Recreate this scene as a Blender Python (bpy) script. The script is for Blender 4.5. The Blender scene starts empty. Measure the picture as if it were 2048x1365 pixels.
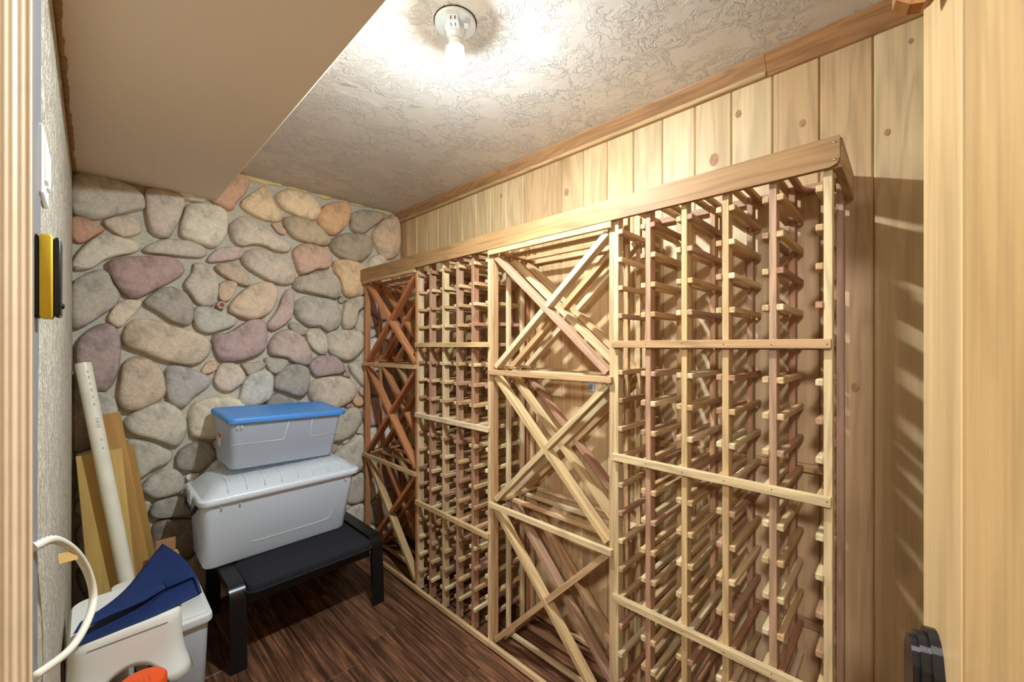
import bpy, bmesh, math, random
from mathutils import Vector, Matrix, noise

random.seed(11)
scene = bpy.context.scene
COL = scene.collection

# ------------------------------------------------------------------ camera, world, exposure
CAM_H = 1.437
YAW = 45.9
cam_d = bpy.data.cameras.new('camera')
cam = bpy.data.objects.new('camera', cam_d)
COL.objects.link(cam)
cam.location = (0, 0, CAM_H)
cam.rotation_euler = (math.radians(90), 0, -math.radians(YAW))
cam_d.sensor_width = 36.0
cam_d.lens = 813.0 / 2048.0 * 36.0
cam_d.shift_y = 9.5 / 2048.0
cam_d.clip_start = 0.01
scene.camera = cam

world = bpy.data.worlds.new('world')
scene.world = world
world.use_nodes = True
bg = world.node_tree.nodes['Background']
bg.inputs[0].default_value = (1.0, 0.96, 0.90, 1)   # soft light of the hallway behind the open doorway
bg.inputs[1].default_value = 0.12

BULB_STRENGTH = 2500.0
BULB_COLOR = (0.86, 1.03, 1.18, 1)
FILL_STRENGTH = 240.0  # added lamp beyond the doorway, fills in the rack fronts
FILL_COLOR = (0.96, 1.0, 1.06, 1)
vs = scene.view_settings
vs.view_transform = 'Standard'
vs.look = 'None'
vs.gamma = 1.0
vs.use_curve_mapping = False
vs.exposure = 0.80
scene.cycles.use_denoising = True
scene.cycles.max_bounces = 7
scene.cycles.diffuse_bounces = 4
scene.cycles.use_adaptive_sampling = True
scene.cycles.adaptive_threshold = 0.05
scene.cycles.transparent_max_bounces = 12
scene.cycles.sample_clamp_indirect = 4.0

# room dimensions (metres): +Y runs along the rack wall, +X across to it
XW, YB, XL, YFR, ZC = 1.65, 2.80, -0.065, -0.24, 2.44


def srgb(r, g, b, k=1.0):
    def f(c):
        c = min(max(c / 255.0, 0), 1)
        return (c / 12.92 if c <= 0.04045 else ((c + 0.055) / 1.055) ** 2.4) * k
    return (f(r), f(g), f(b), 1.0)


# ------------------------------------------------------------------ material helpers
def newmat(name):
    m = bpy.data.materials.new(name)
    m.use_nodes = True
    nt = m.node_tree
    for n in list(nt.nodes):
        nt.nodes.remove(n)
    out = nt.nodes.new('ShaderNodeOutputMaterial')
    p = nt.nodes.new('ShaderNodeBsdfPrincipled')
    nt.links.new(p.outputs[0], out.inputs[0])
    return m, nt, p, out


def N(nt, t, **kw):
    n = nt.nodes.new(t)
    for k, v in kw.items():
        if k.startswith('i_'):
            n.inputs[k[2:].replace('_', ' ')].default_value = v
        else:
            setattr(n, k, v)
    return n


def L(nt, a, b):
    nt.links.new(a, b)


def mix(nt, kind, fac, a, b):
    n = nt.nodes.new('ShaderNodeMix')
    n.data_type = 'RGBA'
    n.blend_type = kind
    for sock, v in ((n.inputs[0], fac), (n.inputs[6], a), (n.inputs[7], b)):
        if hasattr(v, 'is_linked'):
            nt.links.new(v, sock)
        else:
            sock.default_value = v
    return n.outputs[2]


def ramp(nt, src, stops):
    n = nt.nodes.new('ShaderNodeValToRGB')
    e = n.color_ramp.elements
    while len(e) < len(stops):
        e.new(0.5)
    for el, (p, c) in zip(e, stops):
        el.position = p
        el.color = c if len(c) == 4 else (*c, 1)
    nt.links.new(src, n.inputs[0])
    return n.outputs[0]


def g(v):
    return (v, v, v, 1)


def math_node(nt, op, a, b=None):
    n = nt.nodes.new('ShaderNodeMath')
    n.operation = op
    for i, v in enumerate((a, b)):
        if v is None:
            continue
        if hasattr(v, 'is_linked'):
            nt.links.new(v, n.inputs[i])
        else:
            n.inputs[i].default_value = v
    return n.outputs[0]


def wood_mat(name, rough=0.55, knots=0.0, ring=9.0, contrast=1.0, fine=1.0, bumpy=0.15, tone=0.88):
    """Grain along local X; the piece's own hue is its object colour."""
    m, nt, p, out = newmat(name)
    tc = N(nt, 'ShaderNodeTexCoord')
    oi = N(nt, 'ShaderNodeObjectInfo')
    off = N(nt, 'ShaderNodeVectorMath', operation='SCALE')
    comb = N(nt, 'ShaderNodeCombineXYZ', i_X=37.0, i_Y=11.0, i_Z=23.0)
    L(nt, comb.outputs[0], off.inputs[0])
    L(nt, oi.outputs['Random'], off.inputs['Scale'])
    add = N(nt, 'ShaderNodeVectorMath', operation='ADD')
    L(nt, tc.outputs['Object'], add.inputs[0])
    L(nt, off.outputs[0], add.inputs[1])
    mp = N(nt, 'ShaderNodeMapping')
    mp.inputs['Scale'].default_value = (0.9, 9.0, 9.0)
    L(nt, add.outputs[0], mp.inputs[0])
    n1 = N(nt, 'ShaderNodeTexNoise', i_Scale=ring * 0.16, i_Detail=2.0, i_Roughness=0.5, i_Distortion=0.4)
    L(nt, mp.outputs[0], n1.inputs['Vector'])
    rings = math_node(nt, 'SINE', math_node(nt, 'MULTIPLY', n1.outputs[0], 46.0))
    rings = math_node(nt, 'MULTIPLY_ADD', rings, 0.5)
    rings.node.inputs[2].default_value = 0.5
    mp2 = N(nt, 'ShaderNodeMapping')
    mp2.inputs['Scale'].default_value = (3.0, 130.0 * fine, 130.0 * fine)
    L(nt, add.outputs[0], mp2.inputs[0])
    n2 = N(nt, 'ShaderNodeTexNoise', i_Scale=1.0, i_Detail=4.0, i_Roughness=0.6)
    L(nt, mp2.outputs[0], n2.inputs['Vector'])
    mp3 = N(nt, 'ShaderNodeMapping')
    mp3.inputs['Scale'].default_value = (1.3, 14.0, 14.0)
    L(nt, add.outputs[0], mp3.inputs[0])
    n3 = N(nt, 'ShaderNodeTexNoise', i_Scale=1.0, i_Detail=2.0)
    L(nt, mp3.outputs[0], n3.inputs['Vector'])
    c1 = ramp(nt, rings, [(0.0, g(1.0 - 0.17 * contrast)), (0.55, g(1.0)), (1.0, g(1.03))])
    c2 = ramp(nt, n2.outputs[0], [(0.3, g(1.0 - 0.16 * contrast)), (0.7, g(1.05))])
    c3 = ramp(nt, n3.outputs[0], [(0.3, (0.90, 0.86, 0.80, 1)), (0.7, (1.05, 1.05, 1.06, 1))])
    col = mix(nt, 'MULTIPLY', 1.0, oi.outputs['Color'], c1)
    col = mix(nt, 'MULTIPLY', 1.0, col, (tone * 1.02, tone, tone * 0.92, 1))
    col = mix(nt, 'MULTIPLY', 1.0, col, c2)
    col = mix(nt, 'MULTIPLY', 1.0, col, c3)
    if knots > 0:
        mp4 = N(nt, 'ShaderNodeMapping')
        mp4.inputs['Scale'].default_value = (2.1, 6.5, 0.0)
        L(nt, add.outputs[0], mp4.inputs[0])
        wn = N(nt, 'ShaderNodeTexNoise', i_Scale=3.0, i_Detail=2.0)
        L(nt, mp4.outputs[0], wn.inputs['Vector'])
        wob = mix(nt, 'LINEAR_LIGHT', 0.10, mp4.outputs[0], wn.outputs[1])
        vo = N(nt, 'ShaderNodeTexVoronoi', i_Scale=1.0)
        L(nt, wob, vo.inputs['Vector'])
        sep = N(nt, 'ShaderNodeSeparateColor')
        L(nt, vo.outputs['Color'], sep.inputs[0])
        gate = math_node(nt, 'GREATER_THAN', sep.outputs[0], 1.0 - knots)
        halo = ramp(nt, vo.outputs['Distance'], [(0.0, g(1)), (0.10, g(0.85)), (0.13, g(0.35)), (0.42, g(0.0))])
        fac = math_node(nt, 'MULTIPLY', halo, gate)
        kc = mix(nt, 'MULTIPLY', 1.0, col, (0.36, 0.24, 0.15, 1))
        col = mix(nt, 'MIX', fac, col, kc)
    L(nt, col, p.inputs['Base Color'])
    p.inputs['Roughness'].default_value = rough
    p.inputs['Specular IOR Level'].default_value = 0.3
    b = N(nt, 'ShaderNodeBump', i_Strength=bumpy, i_Distance=0.002)
    L(nt, n2.outputs[0], b.inputs['Height'])
    L(nt, b.outputs[0], p.inputs['Normal'])
    return m


def plain_mat(name, col, rough=0.5, spec=0.5, metal=0.0, bump=0.0, bscale=200.0, var=0.0, coat=0.0):
    m, nt, p, out = newmat(name)
    p.inputs['Base Color'].default_value = col
    p.inputs['Roughness'].default_value = rough
    p.inputs['Specular IOR Level'].default_value = spec
    p.inputs['Metallic'].default_value = metal
    p.inputs['Coat Weight'].default_value = coat
    tc = N(nt, 'ShaderNodeTexCoord')
    n = N(nt, 'ShaderNodeTexNoise', i_Scale=bscale, i_Detail=3.0)
    L(nt, tc.outputs['Object'], n.inputs['Vector'])
    if var > 0:
        lo = tuple(c * (1 - var) for c in col[:3]) + (1,)
        hi = tuple(min(1, c * (1 + var)) for c in col[:3]) + (1,)
        L(nt, ramp(nt, n.outputs[0], [(0.3, lo), (0.7, hi)]), p.inputs['Base Color'])
    if bump > 0:
        b = N(nt, 'ShaderNodeBump', i_Strength=bump, i_Distance=0.002)
        L(nt, n.outputs[0], b.inputs['Height'])
        L(nt, b.outputs[0], p.inputs['Normal'])
    return m


def frosted_mat(name, col, clear, rough=0.35):
    """Milky translucent plastic: diffuse + translucent + some see-through."""
    m, nt, p, out = newmat(name)
    p.inputs['Base Color'].default_value = col
    p.inputs['Roughness'].default_value = rough
    tr = N(nt, 'ShaderNodeBsdfTranslucent')
    tr.inputs[0].default_value = col
    m1 = N(nt, 'ShaderNodeMixShader')
    m1.inputs[0].default_value = 0.18
    L(nt, p.outputs[0], m1.inputs[1])
    L(nt, tr.outputs[0], m1.inputs[2])
    tp = N(nt, 'ShaderNodeBsdfTransparent')
    tp.inputs[0].default_value = (0.95, 0.97, 1.0, 1)
    m2 = N(nt, 'ShaderNodeMixShader')
    m2.inputs[0].default_value = clear
    L(nt, m1.outputs[0], m2.inputs[1])
    L(nt, tp.outputs[0], m2.inputs[2])
    L(nt, m2.outputs[0], out.inputs[0])
    return m


def trowel_mat(name, col, scale=9.0, strength=0.9, dist=0.004, rough=0.55, amount=0.5):
    """Painted drywall with skip-trowel / knock-down ridges."""
    m, nt, p, out = newmat(name)
    tc = N(nt, 'ShaderNodeTexCoord')
    w = N(nt, 'ShaderNodeTexNoise', i_Scale=scale * 1.3, i_Detail=3.0, i_Distortion=0.6)
    L(nt, tc.outputs['Object'], w.inputs['Vector'])
    warp = mix(nt, 'LINEAR_LIGHT', 0.06, tc.outputs['Object'], w.outputs[1])
    n = N(nt, 'ShaderNodeTexNoise', i_Scale=scale, i_Detail=5.0, i_Roughness=0.62, i_Distortion=0.8)
    L(nt, warp, n.inputs['Vector'])
    a = math_node(nt, 'ABSOLUTE', math_node(nt, 'SUBTRACT', n.outputs[0], 0.5))
    rid = ramp(nt, a, [(0.0, g(1)), (0.018, g(0.85)), (0.034, g(0.12)), (0.06, g(0.0))])
    mk = N(nt, 'ShaderNodeTexNoise', i_Scale=scale * 0.45, i_Detail=2.0)
    L(nt, tc.outputs['Object'], mk.inputs['Vector'])
    mask = ramp(nt, mk.outputs[0], [(0.62 - amount * 0.4, g(0)), (0.72 - amount * 0.4, g(1))])
    plate = ramp(nt, n.outputs[0], [(0.5, g(0.0)), (0.535, g(0.45))])
    h = math_node(nt, 'MULTIPLY', math_node(nt, 'ADD', rid, plate), mask)
    fn = N(nt, 'ShaderNodeTexNoise', i_Scale=240.0, i_Detail=2.0)
    L(nt, tc.outputs['Object'], fn.inputs['Vector'])
    h2 = math_node(nt, 'MULTIPLY_ADD', fn.outputs[0], 0.06)
    L(nt, h, h2.node.inputs[2])
    b = N(nt, 'ShaderNodeBump', i_Strength=strength, i_Distance=dist)
    L(nt, h2, b.inputs['Height'])
    L(nt, b.outputs[0], p.inputs['Normal'])
    p.inputs['Base Color'].default_value = col
    p.inputs['Roughness'].default_value = rough
    p.inputs['Specular IOR Level'].default_value = 0.35
    return m


def stone_mat():
    m, nt, p, out = newmat('river_stone')
    tc = N(nt, 'ShaderNodeTexCoord')
    oi = N(nt, 'ShaderNodeObjectInfo')
    n1 = N(nt, 'ShaderNodeTexNoise', i_Scale=9.0, i_Detail=6.0, i_Roughness=0.62, i_Distortion=0.5)
    n2 = N(nt, 'ShaderNodeTexNoise', i_Scale=70.0, i_Detail=4.0, i_Roughness=0.7)
    n3 = N(nt, 'ShaderNodeTexNoise', i_Scale=17.0, i_Detail=4.0, i_Roughness=0.6)
    for n in (n1, n2, n3):
        L(nt, tc.outputs['Object'], n.inputs['Vector'])
    c = mix(nt, 'MULTIPLY', 1.0, oi.outputs['Color'], ramp(nt, n1.outputs[0], [(0.3, (0.52, 0.50, 0.48, 1)), (0.5, g(0.98)), (0.72, (1.2, 1.14, 1.04, 1))]))
    c = mix(nt, 'MULTIPLY', 1.0, c, ramp(nt, n2.outputs[0], [(0.3, g(0.82)), (0.7, g(1.1))]))
    dust = ramp(nt, n3.outputs[0], [(0.56, g(0)), (0.72, g(0.5))])
    c = mix(nt, 'MIX', dust, c, srgb(200, 188, 170))
    L(nt, c, p.inputs['Base Color'])
    p.inputs['Roughness'].default_value = 0.75
    p.inputs['Specular IOR Level'].default_value = 0.25
    hh = math_node(nt, 'ADD', math_node(nt, 'MULTIPLY', n2.outputs[0], 0.35), n3.outputs[0])
    b = N(nt, 'ShaderNodeBump', i_Strength=0.8, i_Distance=0.008)
    L(nt, hh, b.inputs['Height'])
    L(nt, b.outputs[0], p.inputs['Normal'])
    return m


def emit_mat(name, col, s):
    m, nt, p, out = newmat(name)
    e = N(nt, 'ShaderNodeEmission')
    e.inputs[0].default_value = col
    e.inputs[1].default_value = s
    L(nt, e.outputs[0], out.inputs[0])
    return m


def plank_floor_mat():
    """Dark hand-scraped planks: long streaks and scrape ripples along local X."""
    m, nt, p, out = newmat('dark_floor_wood')
    tc = N(nt, 'ShaderNodeTexCoord')
    oi = N(nt, 'ShaderNodeObjectInfo')
    off = N(nt, 'ShaderNodeVectorMath', operation='SCALE')
    comb = N(nt, 'ShaderNodeCombineXYZ', i_X=37.0, i_Y=11.0, i_Z=3.0)
    L(nt, comb.outputs[0], off.inputs[0])
    L(nt, oi.outputs['Random'], off.inputs['Scale'])
    add = N(nt, 'ShaderNodeVectorMath', operation='ADD')
    L(nt, tc.outputs['Object'], add.inputs[0])
    L(nt, off.outputs[0], add.inputs[1])
    outs = []
    for sc, sx, sy, dt in ((1.0, 2.2, 75.0, 4.0), (1.0, 5.0, 30.0, 5.0), (1.0, 9.0, 160.0, 3.0)):
        mp = N(nt, 'ShaderNodeMapping')
        mp.inputs['Scale'].default_value = (sx, sy, sy)
        L(nt, add.outputs[0], mp.inputs[0])
        n = N(nt, 'ShaderNodeTexNoise', i_Scale=sc, i_Detail=dt, i_Roughness=0.65, i_Distortion=0.3)
        L(nt, mp.outputs[0], n.inputs['Vector'])
        outs.append(n.outputs[0])
    c = mix(nt, 'MULTIPLY', 1.0, oi.outputs['Color'], ramp(nt, outs[0], [(0.34, (0.30, 0.26, 0.24, 1)), (0.5, g(0.85)), (0.66, (1.9, 1.75, 1.6, 1))]))
    c = mix(nt, 'MULTIPLY', 1.0, c, ramp(nt, outs[1], [(0.35, (0.55, 0.5, 0.5, 1)), (0.62, (1.3, 1.25, 1.15, 1))]))
    c = mix(nt, 'MULTIPLY', 1.0, c, ramp(nt, outs[2], [(0.3, g(0.75)), (0.7, g(1.2))]))
    L(nt, c, p.inputs['Base Color'])
    p.inputs['Roughness'].default_value = 0.42
    p.inputs['Specular IOR Level'].default_value = 0.45
    b = N(nt, 'ShaderNodeBump', i_Strength=0.7, i_Distance=0.003)
    L(nt, outs[0], b.inputs['Height'])
    L(nt, b.outputs[0], p.inputs['Normal'])
    return m


def fabric_mat(name, col, scale=420.0, rough=0.95):
    m, nt, p, out = newmat(name)
    tc = N(nt, 'ShaderNodeTexCoord')
    n = N(nt, 'ShaderNodeTexNoise', i_Scale=scale, i_Detail=2.0)
    L(nt, tc.outputs['Object'], n.inputs['Vector'])
    lo = tuple(c * 0.6 for c in col[:3]) + (1,)
    hi = tuple(c * 1.7 for c in col[:3]) + (1,)
    L(nt, ramp(nt, n.outputs[0], [(0.35, lo), (0.65, hi)]), p.inputs['Base Color'])
    b = N(nt, 'ShaderNodeBump', i_Strength=0.5, i_Distance=0.002)
    L(nt, n.outputs[0], b.inputs['Height'])
    L(nt, b.outputs[0], p.inputs['Normal'])
    p.inputs['Roughness'].default_value = rough
    p.inputs['Specular IOR Level'].default_value = 0.2
    return m


M = {}
M['rack'] = wood_mat('rack_wood', rough=0.55, contrast=1.25, tone=0.98)
M['panel'] = wood_mat('panel_wood', tone=1.0, rough=0.5, knots=0.16, contrast=0.8, ring=6.0)
M['door'] = wood_mat('door_wood', tone=0.93, rough=0.42, knots=0.10, contrast=0.7, ring=6.0)
M['trimwood'] = wood_mat('trim_wood', rough=0.5, contrast=1.3, ring=12)
M['floor'] = plank_floor_mat()
M['stone'] = stone_mat()
M['mortar'] = plain_mat('mortar', srgb(204, 195, 174), rough=0.9, spec=0.1, bump=0.8, bscale=60.0, var=0.12)
M['ceiling'] = trowel_mat('ceiling_paint', srgb(222, 211, 197), scale=12.0, strength=0.8, dist=0.0045, amount=0.62, rough=0.42)
M['soffit'] = trowel_mat('soffit_paint', srgb(240, 220, 192), scale=8.0, strength=0.25, dist=0.003, amount=0.1)
M['drywall'] = trowel_mat('left_wall_paint', srgb(242, 226, 198), scale=42.0, strength=1.0, dist=0.010, amount=0.9)
M['backing'] = plain_mat('dark_backing', srgb(70, 48, 30), rough=0.9)
M['subfloor'] = plain_mat('subfloor', srgb(26, 16, 11), rough=0.9)
M['white_plastic'] = plain_mat('white_plastic', srgb(240, 237, 226), rough=0.35)
M['cream_plastic'] = plain_mat('cream_plastic', srgb(242, 238, 224), rough=0.4)
M['porcelain'] = plain_mat('lamp_white', srgb(228, 232, 232), rough=0.2)
M['fill_globe'] = emit_mat('fill_lamp_glow', FILL_COLOR, FILL_STRENGTH)
M['bulb_soft'] = emit_mat('bulb_shoulder_glow', BULB_COLOR, 8.0)
M['print'] = plain_mat('faded_print', srgb(190, 183, 162), rough=0.6)
M['bulb'] = emit_mat('glowing_bulb', BULB_COLOR, BULB_STRENGTH)
M['black_wood'] = plain_mat('black_lacquered_wood', srgb(22, 21, 21), rough=0.28, spec=0.5)
M['black_fabric'] = fabric_mat('black_fabric', srgb(40, 39, 42))
M['navy'] = fabric_mat('navy_rubber', srgb(27, 43, 84), scale=500.0, rough=0.6)
M['frost'] = frosted_mat('frosted_plastic', srgb(244, 249, 255), 0.02)
M['frost_clear'] = frosted_mat('clear_frosted_plastic', srgb(238, 243, 252), 0.34)
M['frost_lid'] = frosted_mat('milky_lid_plastic', srgb(232, 234, 232), 0.08)
M['frost_line'] = plain_mat('plastic_edge', srgb(232, 234, 234), rough=0.3)
M['blue_plastic'] = plain_mat('blue_plastic', srgb(80, 148, 218), rough=0.4, bump=0.1, bscale=500)
M['black_plastic'] = plain_mat('black_plastic', srgb(24, 24, 25), rough=0.35)
M['yellow_plastic'] = plain_mat('yellow_plastic', srgb(232, 188, 30), rough=0.4)
M['grey_metal'] = plain_mat('grey_metal', srgb(150, 150, 150), rough=0.4, metal=0.4)
M['bronze'] = plain_mat('dark_bronze', srgb(44, 42, 42), rough=0.25, spec=0.7, metal=0.6)
M['steel'] = plain_mat('bright_steel', srgb(190, 190, 190), rough=0.25, metal=1.0)
M['casing'] = plain_mat('pale_casing_paint', srgb(190, 166, 134), rough=0.45, var=0.05, bscale=30)
M['pvc'] = plain_mat('pvc', srgb(248, 238, 212), rough=0.35, var=0.06, bscale=14)
M['ink'] = plain_mat('ink', srgb(60, 60, 62), rough=0.8)
M['board'] = wood_mat('pale_board', rough=0.5, contrast=0.6, ring=5)
M['cardboard'] = plain_mat('cardboard', srgb(176, 128, 84), rough=0.9, var=0.06, bscale=40)
M['orange'] = plain_mat('orange_plastic', srgb(240, 84, 20), rough=0.35)
M['cord'] = plain_mat('white_cord', srgb(232, 222, 200), rough=0.4)
M['tape'] = plain_mat('tan_tape', srgb(214, 170, 100), rough=0.4)
M['foam'] = plain_mat('yellow_foam', srgb(228, 204, 140), rough=0.9, bump=0.8, bscale=50, var=0.1)
M['knot'] = plain_mat('wood_knot', srgb(168, 124, 82), rough=0.6, var=0.45, bscale=190)
M['hole'] = plain_mat('dark_hole', srgb(30, 22, 18), rough=0.9)
M['caulk'] = plain_mat('brown_caulk', srgb(150, 112, 66), rough=0.9, bump=0.9, bscale=40, var=0.25)
M['blue_foil'] = plain_mat('pale_blue_label', srgb(176, 182, 188), rough=0.5)
M['copper'] = plain_mat('pinkish_pipe_stub', srgb(206, 168, 150), rough=0.6)
M['clay'] = plain_mat('clay_plug', srgb(150, 84, 64), rough=0.8)


# ------------------------------------------------------------------ mesh helpers
def link(name, me, parent=None, loc=(0, 0, 0), mat=None, color=None):
    o = bpy.data.objects.new(name, me)
    COL.objects.link(o)
    if parent is not None:
        o.parent = parent
    o.location = loc
    if mat is not None and me is not None and len(me.materials) == 0:
        me.materials.append(mat)
    if color is not None:
        o.color = color
    return o


def empty(name, loc, label, cat, group=None):
    o = bpy.data.objects.new(name, None)
    COL.objects.link(o)
    o.empty_display_size = 0.05
    o.location = loc
    tag(o, label, cat, group)
    return o


def tag(o, label, cat, group=None):
    o['label'] = label
    o['category'] = cat
    if group:
        o['group'] = group
    return o


def structure(o, label=None):
    o['kind'] = 'structure'
    if label:
        o['label'] = label
    return o


def bm_mesh(bm, name, smooth=False):
    me = bpy.data.meshes.new(name)
    bmesh.ops.recalc_face_normals(bm, faces=bm.faces)
    bm.to_mesh(me)
    bm.free()
    if smooth:
        for p in me.polygons:
            p.use_smooth = True
    return me


def box_bm(bm, sx, sy, sz, c=(0, 0, 0), bev=0.0):
    r = bmesh.ops.create_cube(bm, size=1.0)
    vs_ = r['verts']
    for v in vs_:
        v.co = Vector((v.co.x * sx + c[0], v.co.y * sy + c[1], v.co.z * sz + c[2]))
    if bev > 0:
        es = list({e for v in vs_ for e in v.link_edges})
        bmesh.ops.bevel(bm, geom=es, offset=bev, segments=1, affect='EDGES', profile=0.5)


_boxcache = {}


def stick(name, parent, lo, hi, mat, color=None, bev=0.0015, axis=None, world_off=(0, 0, 0)):
    """A bevelled bar from corner lo to corner hi; grain (local X) along its longest side."""
    s = [hi[i] - lo[i] for i in range(3)]
    if axis is None:
        axis = s.index(max(s))
    c = [(hi[i] + lo[i]) / 2 - world_off[i] for i in range(3)]
    if axis == 0:
        dims, rot = (s[0], s[1], s[2]), (0, 0, 0)
    elif axis == 1:
        dims, rot = (s[1], s[0], s[2]), (0, 0, math.pi / 2)
    else:
        dims, rot = (s[2], s[1], s[0]), (0, -math.pi / 2, 0)
    key = (tuple(round(d, 4) for d in dims), bev, mat.name)
    if key not in _boxcache:
        bm = bmesh.new()
        box_bm(bm, *dims, bev=bev)
        me = bm_mesh(bm, name)
        me.materials.append(mat)
        _boxcache[key] = me
    o = link(name, _boxcache[key], parent, c, None, color)
    o.rotation_euler = rot
    return o


def beam(name, parent, a, b, width, thick, wdir, mat, color=None, bev=0.0015, off=(0, 0, 0)):
    """A bar from a to b; width measured along wdir (made square to the bar)."""
    a, b = Vector(a), Vector(b)
    x = (b - a)
    ln = x.length
    x.normalize()
    w = Vector(wdir)
    w = (w - x * w.dot(x)).normalized()
    t = x.cross(w)
    bm = bmesh.new()
    box_bm(bm, ln, width, thick, bev=bev)
    me = bm_mesh(bm, name)
    o = link(name, me, parent, (0, 0, 0), mat, color)
    mid = (a + b) / 2 - Vector(off)
    o.matrix_local = Matrix(((x.x, w.x, t.x, mid.x), (x.y, w.y, t.y, mid.y), (x.z, w.z, t.z, mid.z), (0, 0, 0, 1)))
    return o


def tube_mesh(name, pts, r, seg=12, closed=False, caps=True, radii=None):
    pts = [Vector(p) for p in pts]
    bm = bmesh.new()
    rings = []
    n = len(pts)
    up = Vector((0, 0, 1))
    prev = None
    for i, p in enumerate(pts):
        t = (pts[min(i + 1, n - 1)] - pts[max(i - 1, 0)]).normalized()
        if prev is None:
            a = up if abs(t.dot(up)) < 0.9 else Vector((1, 0, 0))
            u = (a - t * a.dot(t)).normalized()
        else:
            u = (prev - t * prev.dot(t)).normalized()
        prev = u
        v = t.cross(u)
        rr = radii[i] if radii else r
        rings.append([bm.verts.new(p + u * rr * math.cos(2 * math.pi * k / seg) + v * rr * math.sin(2 * math.pi * k / seg)) for k in range(seg)])
    for i in range(n - 1):
        for k in range(seg):
            bm.faces.new((rings[i][k], rings[i][(k + 1) % seg], rings[i + 1][(k + 1) % seg], rings[i + 1][k]))
    if caps:
        bm.faces.new(rings[0])
        bm.faces.new(rings[-1])
    return bm_mesh(bm, name, smooth=True)


def catmull(pts, n=8):
    pts = [Vector(p) for p in pts]
    out = []
    for i in range(len(pts) - 1):
        p0, p1, p2, p3 = pts[max(i - 1, 0)], pts[i], pts[i + 1], pts[min(i + 2, len(pts) - 1)]
        for k in range(n):
            t = k / n
            out.append(0.5 * ((2 * p1) + (p2 - p0) * t + (2 * p0 - 5 * p1 + 4 * p2 - p3) * t * t + (3 * p1 - p0 - 3 * p2 + p3) * t ** 3))
    out.append(pts[-1])
    return out


def rrect(x0, x1, y0, y1, r, seg=5):
    pts = []
    for cx, cy, a0 in ((x1 - r, y1 - r, 0), (x0 + r, y1 - r, 90), (x0 + r, y0 + r, 180), (x1 - r, y0 + r, 270)):
        for k in range(seg + 1):
            a = math.radians(a0 + 90 * k / seg)
            pts.append((cx + r * math.cos(a), cy + r * math.sin(a)))
    return pts


def loft_mesh(name, rings, cap0=True, cap1=True, smooth=True, seg=5):
    """rings: (z, x0, x1, y0, y1, r)"""
    bm = bmesh.new()
    vv = []
    for (z, x0, x1, y0, y1, r) in rings:
        vv.append([bm.verts.new((x, y, z)) for x, y in rrect(x0, x1, y0, y1, r, seg)])
    n = len(vv[0])
    for i in range(len(vv) - 1):
        for k in range(n):
            bm.faces.new((vv[i][k], vv[i][(k + 1) % n], vv[i + 1][(k + 1) % n], vv[i + 1][k]))
    if cap0:
        bm.faces.new(vv[0][::-1])
    if cap1:
        bm.faces.new(vv[-1])
    me = bm_mesh(bm, name)
    if smooth:
        shade(me)
    return me


def shade(me, angle=40):
    bm = bmesh.new()
    bm.from_mesh(me)
    for e in bm.edges:
        if len(e.link_faces) == 2 and e.calc_face_angle(0) > math.radians(angle):
            e.smooth = False
    for f in bm.faces:
        f.smooth = True
    bm.to_mesh(me)
    bm.free()


def lathe_mesh(name, prof, seg=32, smooth=True):
    bm = bmesh.new()
    rings = []
    for r, z in prof:
        if r < 1e-5:
            rings.append([bm.verts.new((0, 0, z))])
        else:
            rings.append([bm.verts.new((r * math.cos(2 * math.pi * k / seg), r * math.sin(2 * math.pi * k / seg), z)) for k in range(seg)])
    for a, b in zip(rings, rings[1:]):
        for k in range(seg):
            k2 = (k + 1) % seg
            if len(a) == 1 and len(b) == 1:
                continue
            if len(a) == 1:
                bm.faces.new((a[0], b[k], b[k2]))
            elif len(b) == 1:
                bm.faces.new((a[k], a[k2], b[0]))
            else:
                bm.faces.new((a[k], a[k2], b[k2], b[k]))
    me = bm_mesh(bm, name)
    if smooth:
        shade(me)
    return me


def extrude_poly(name, pts, vec, smooth=False):
    """Prism: polygon of 3D points swept along vec."""
    bm = bmesh.new()
    v = Vector(vec)
    a = [bm.verts.new(p) for p in pts]
    b = [bm.verts.new(Vector(p) + v) for p in pts]
    n = len(a)
    bm.faces.new(a[::-1])
    bm.faces.new(b)
    for i in range(n):
        bm.faces.new((a[i], a[(i + 1) % n], b[(i + 1) % n], b[i]))
    me = bm_mesh(bm, name)
    if smooth:
        shade(me, 30)
    return me


def jit(c, v=0.10, hue=0.03):
    k = random.uniform(1 - v, 1 + v)
    return (min(1, c[0] * k * random.uniform(1 - hue, 1 + hue)), min(1, c[1] * k), min(1, c[2] * k * random.uniform(1 - hue, 1 + hue)), 1)

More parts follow.
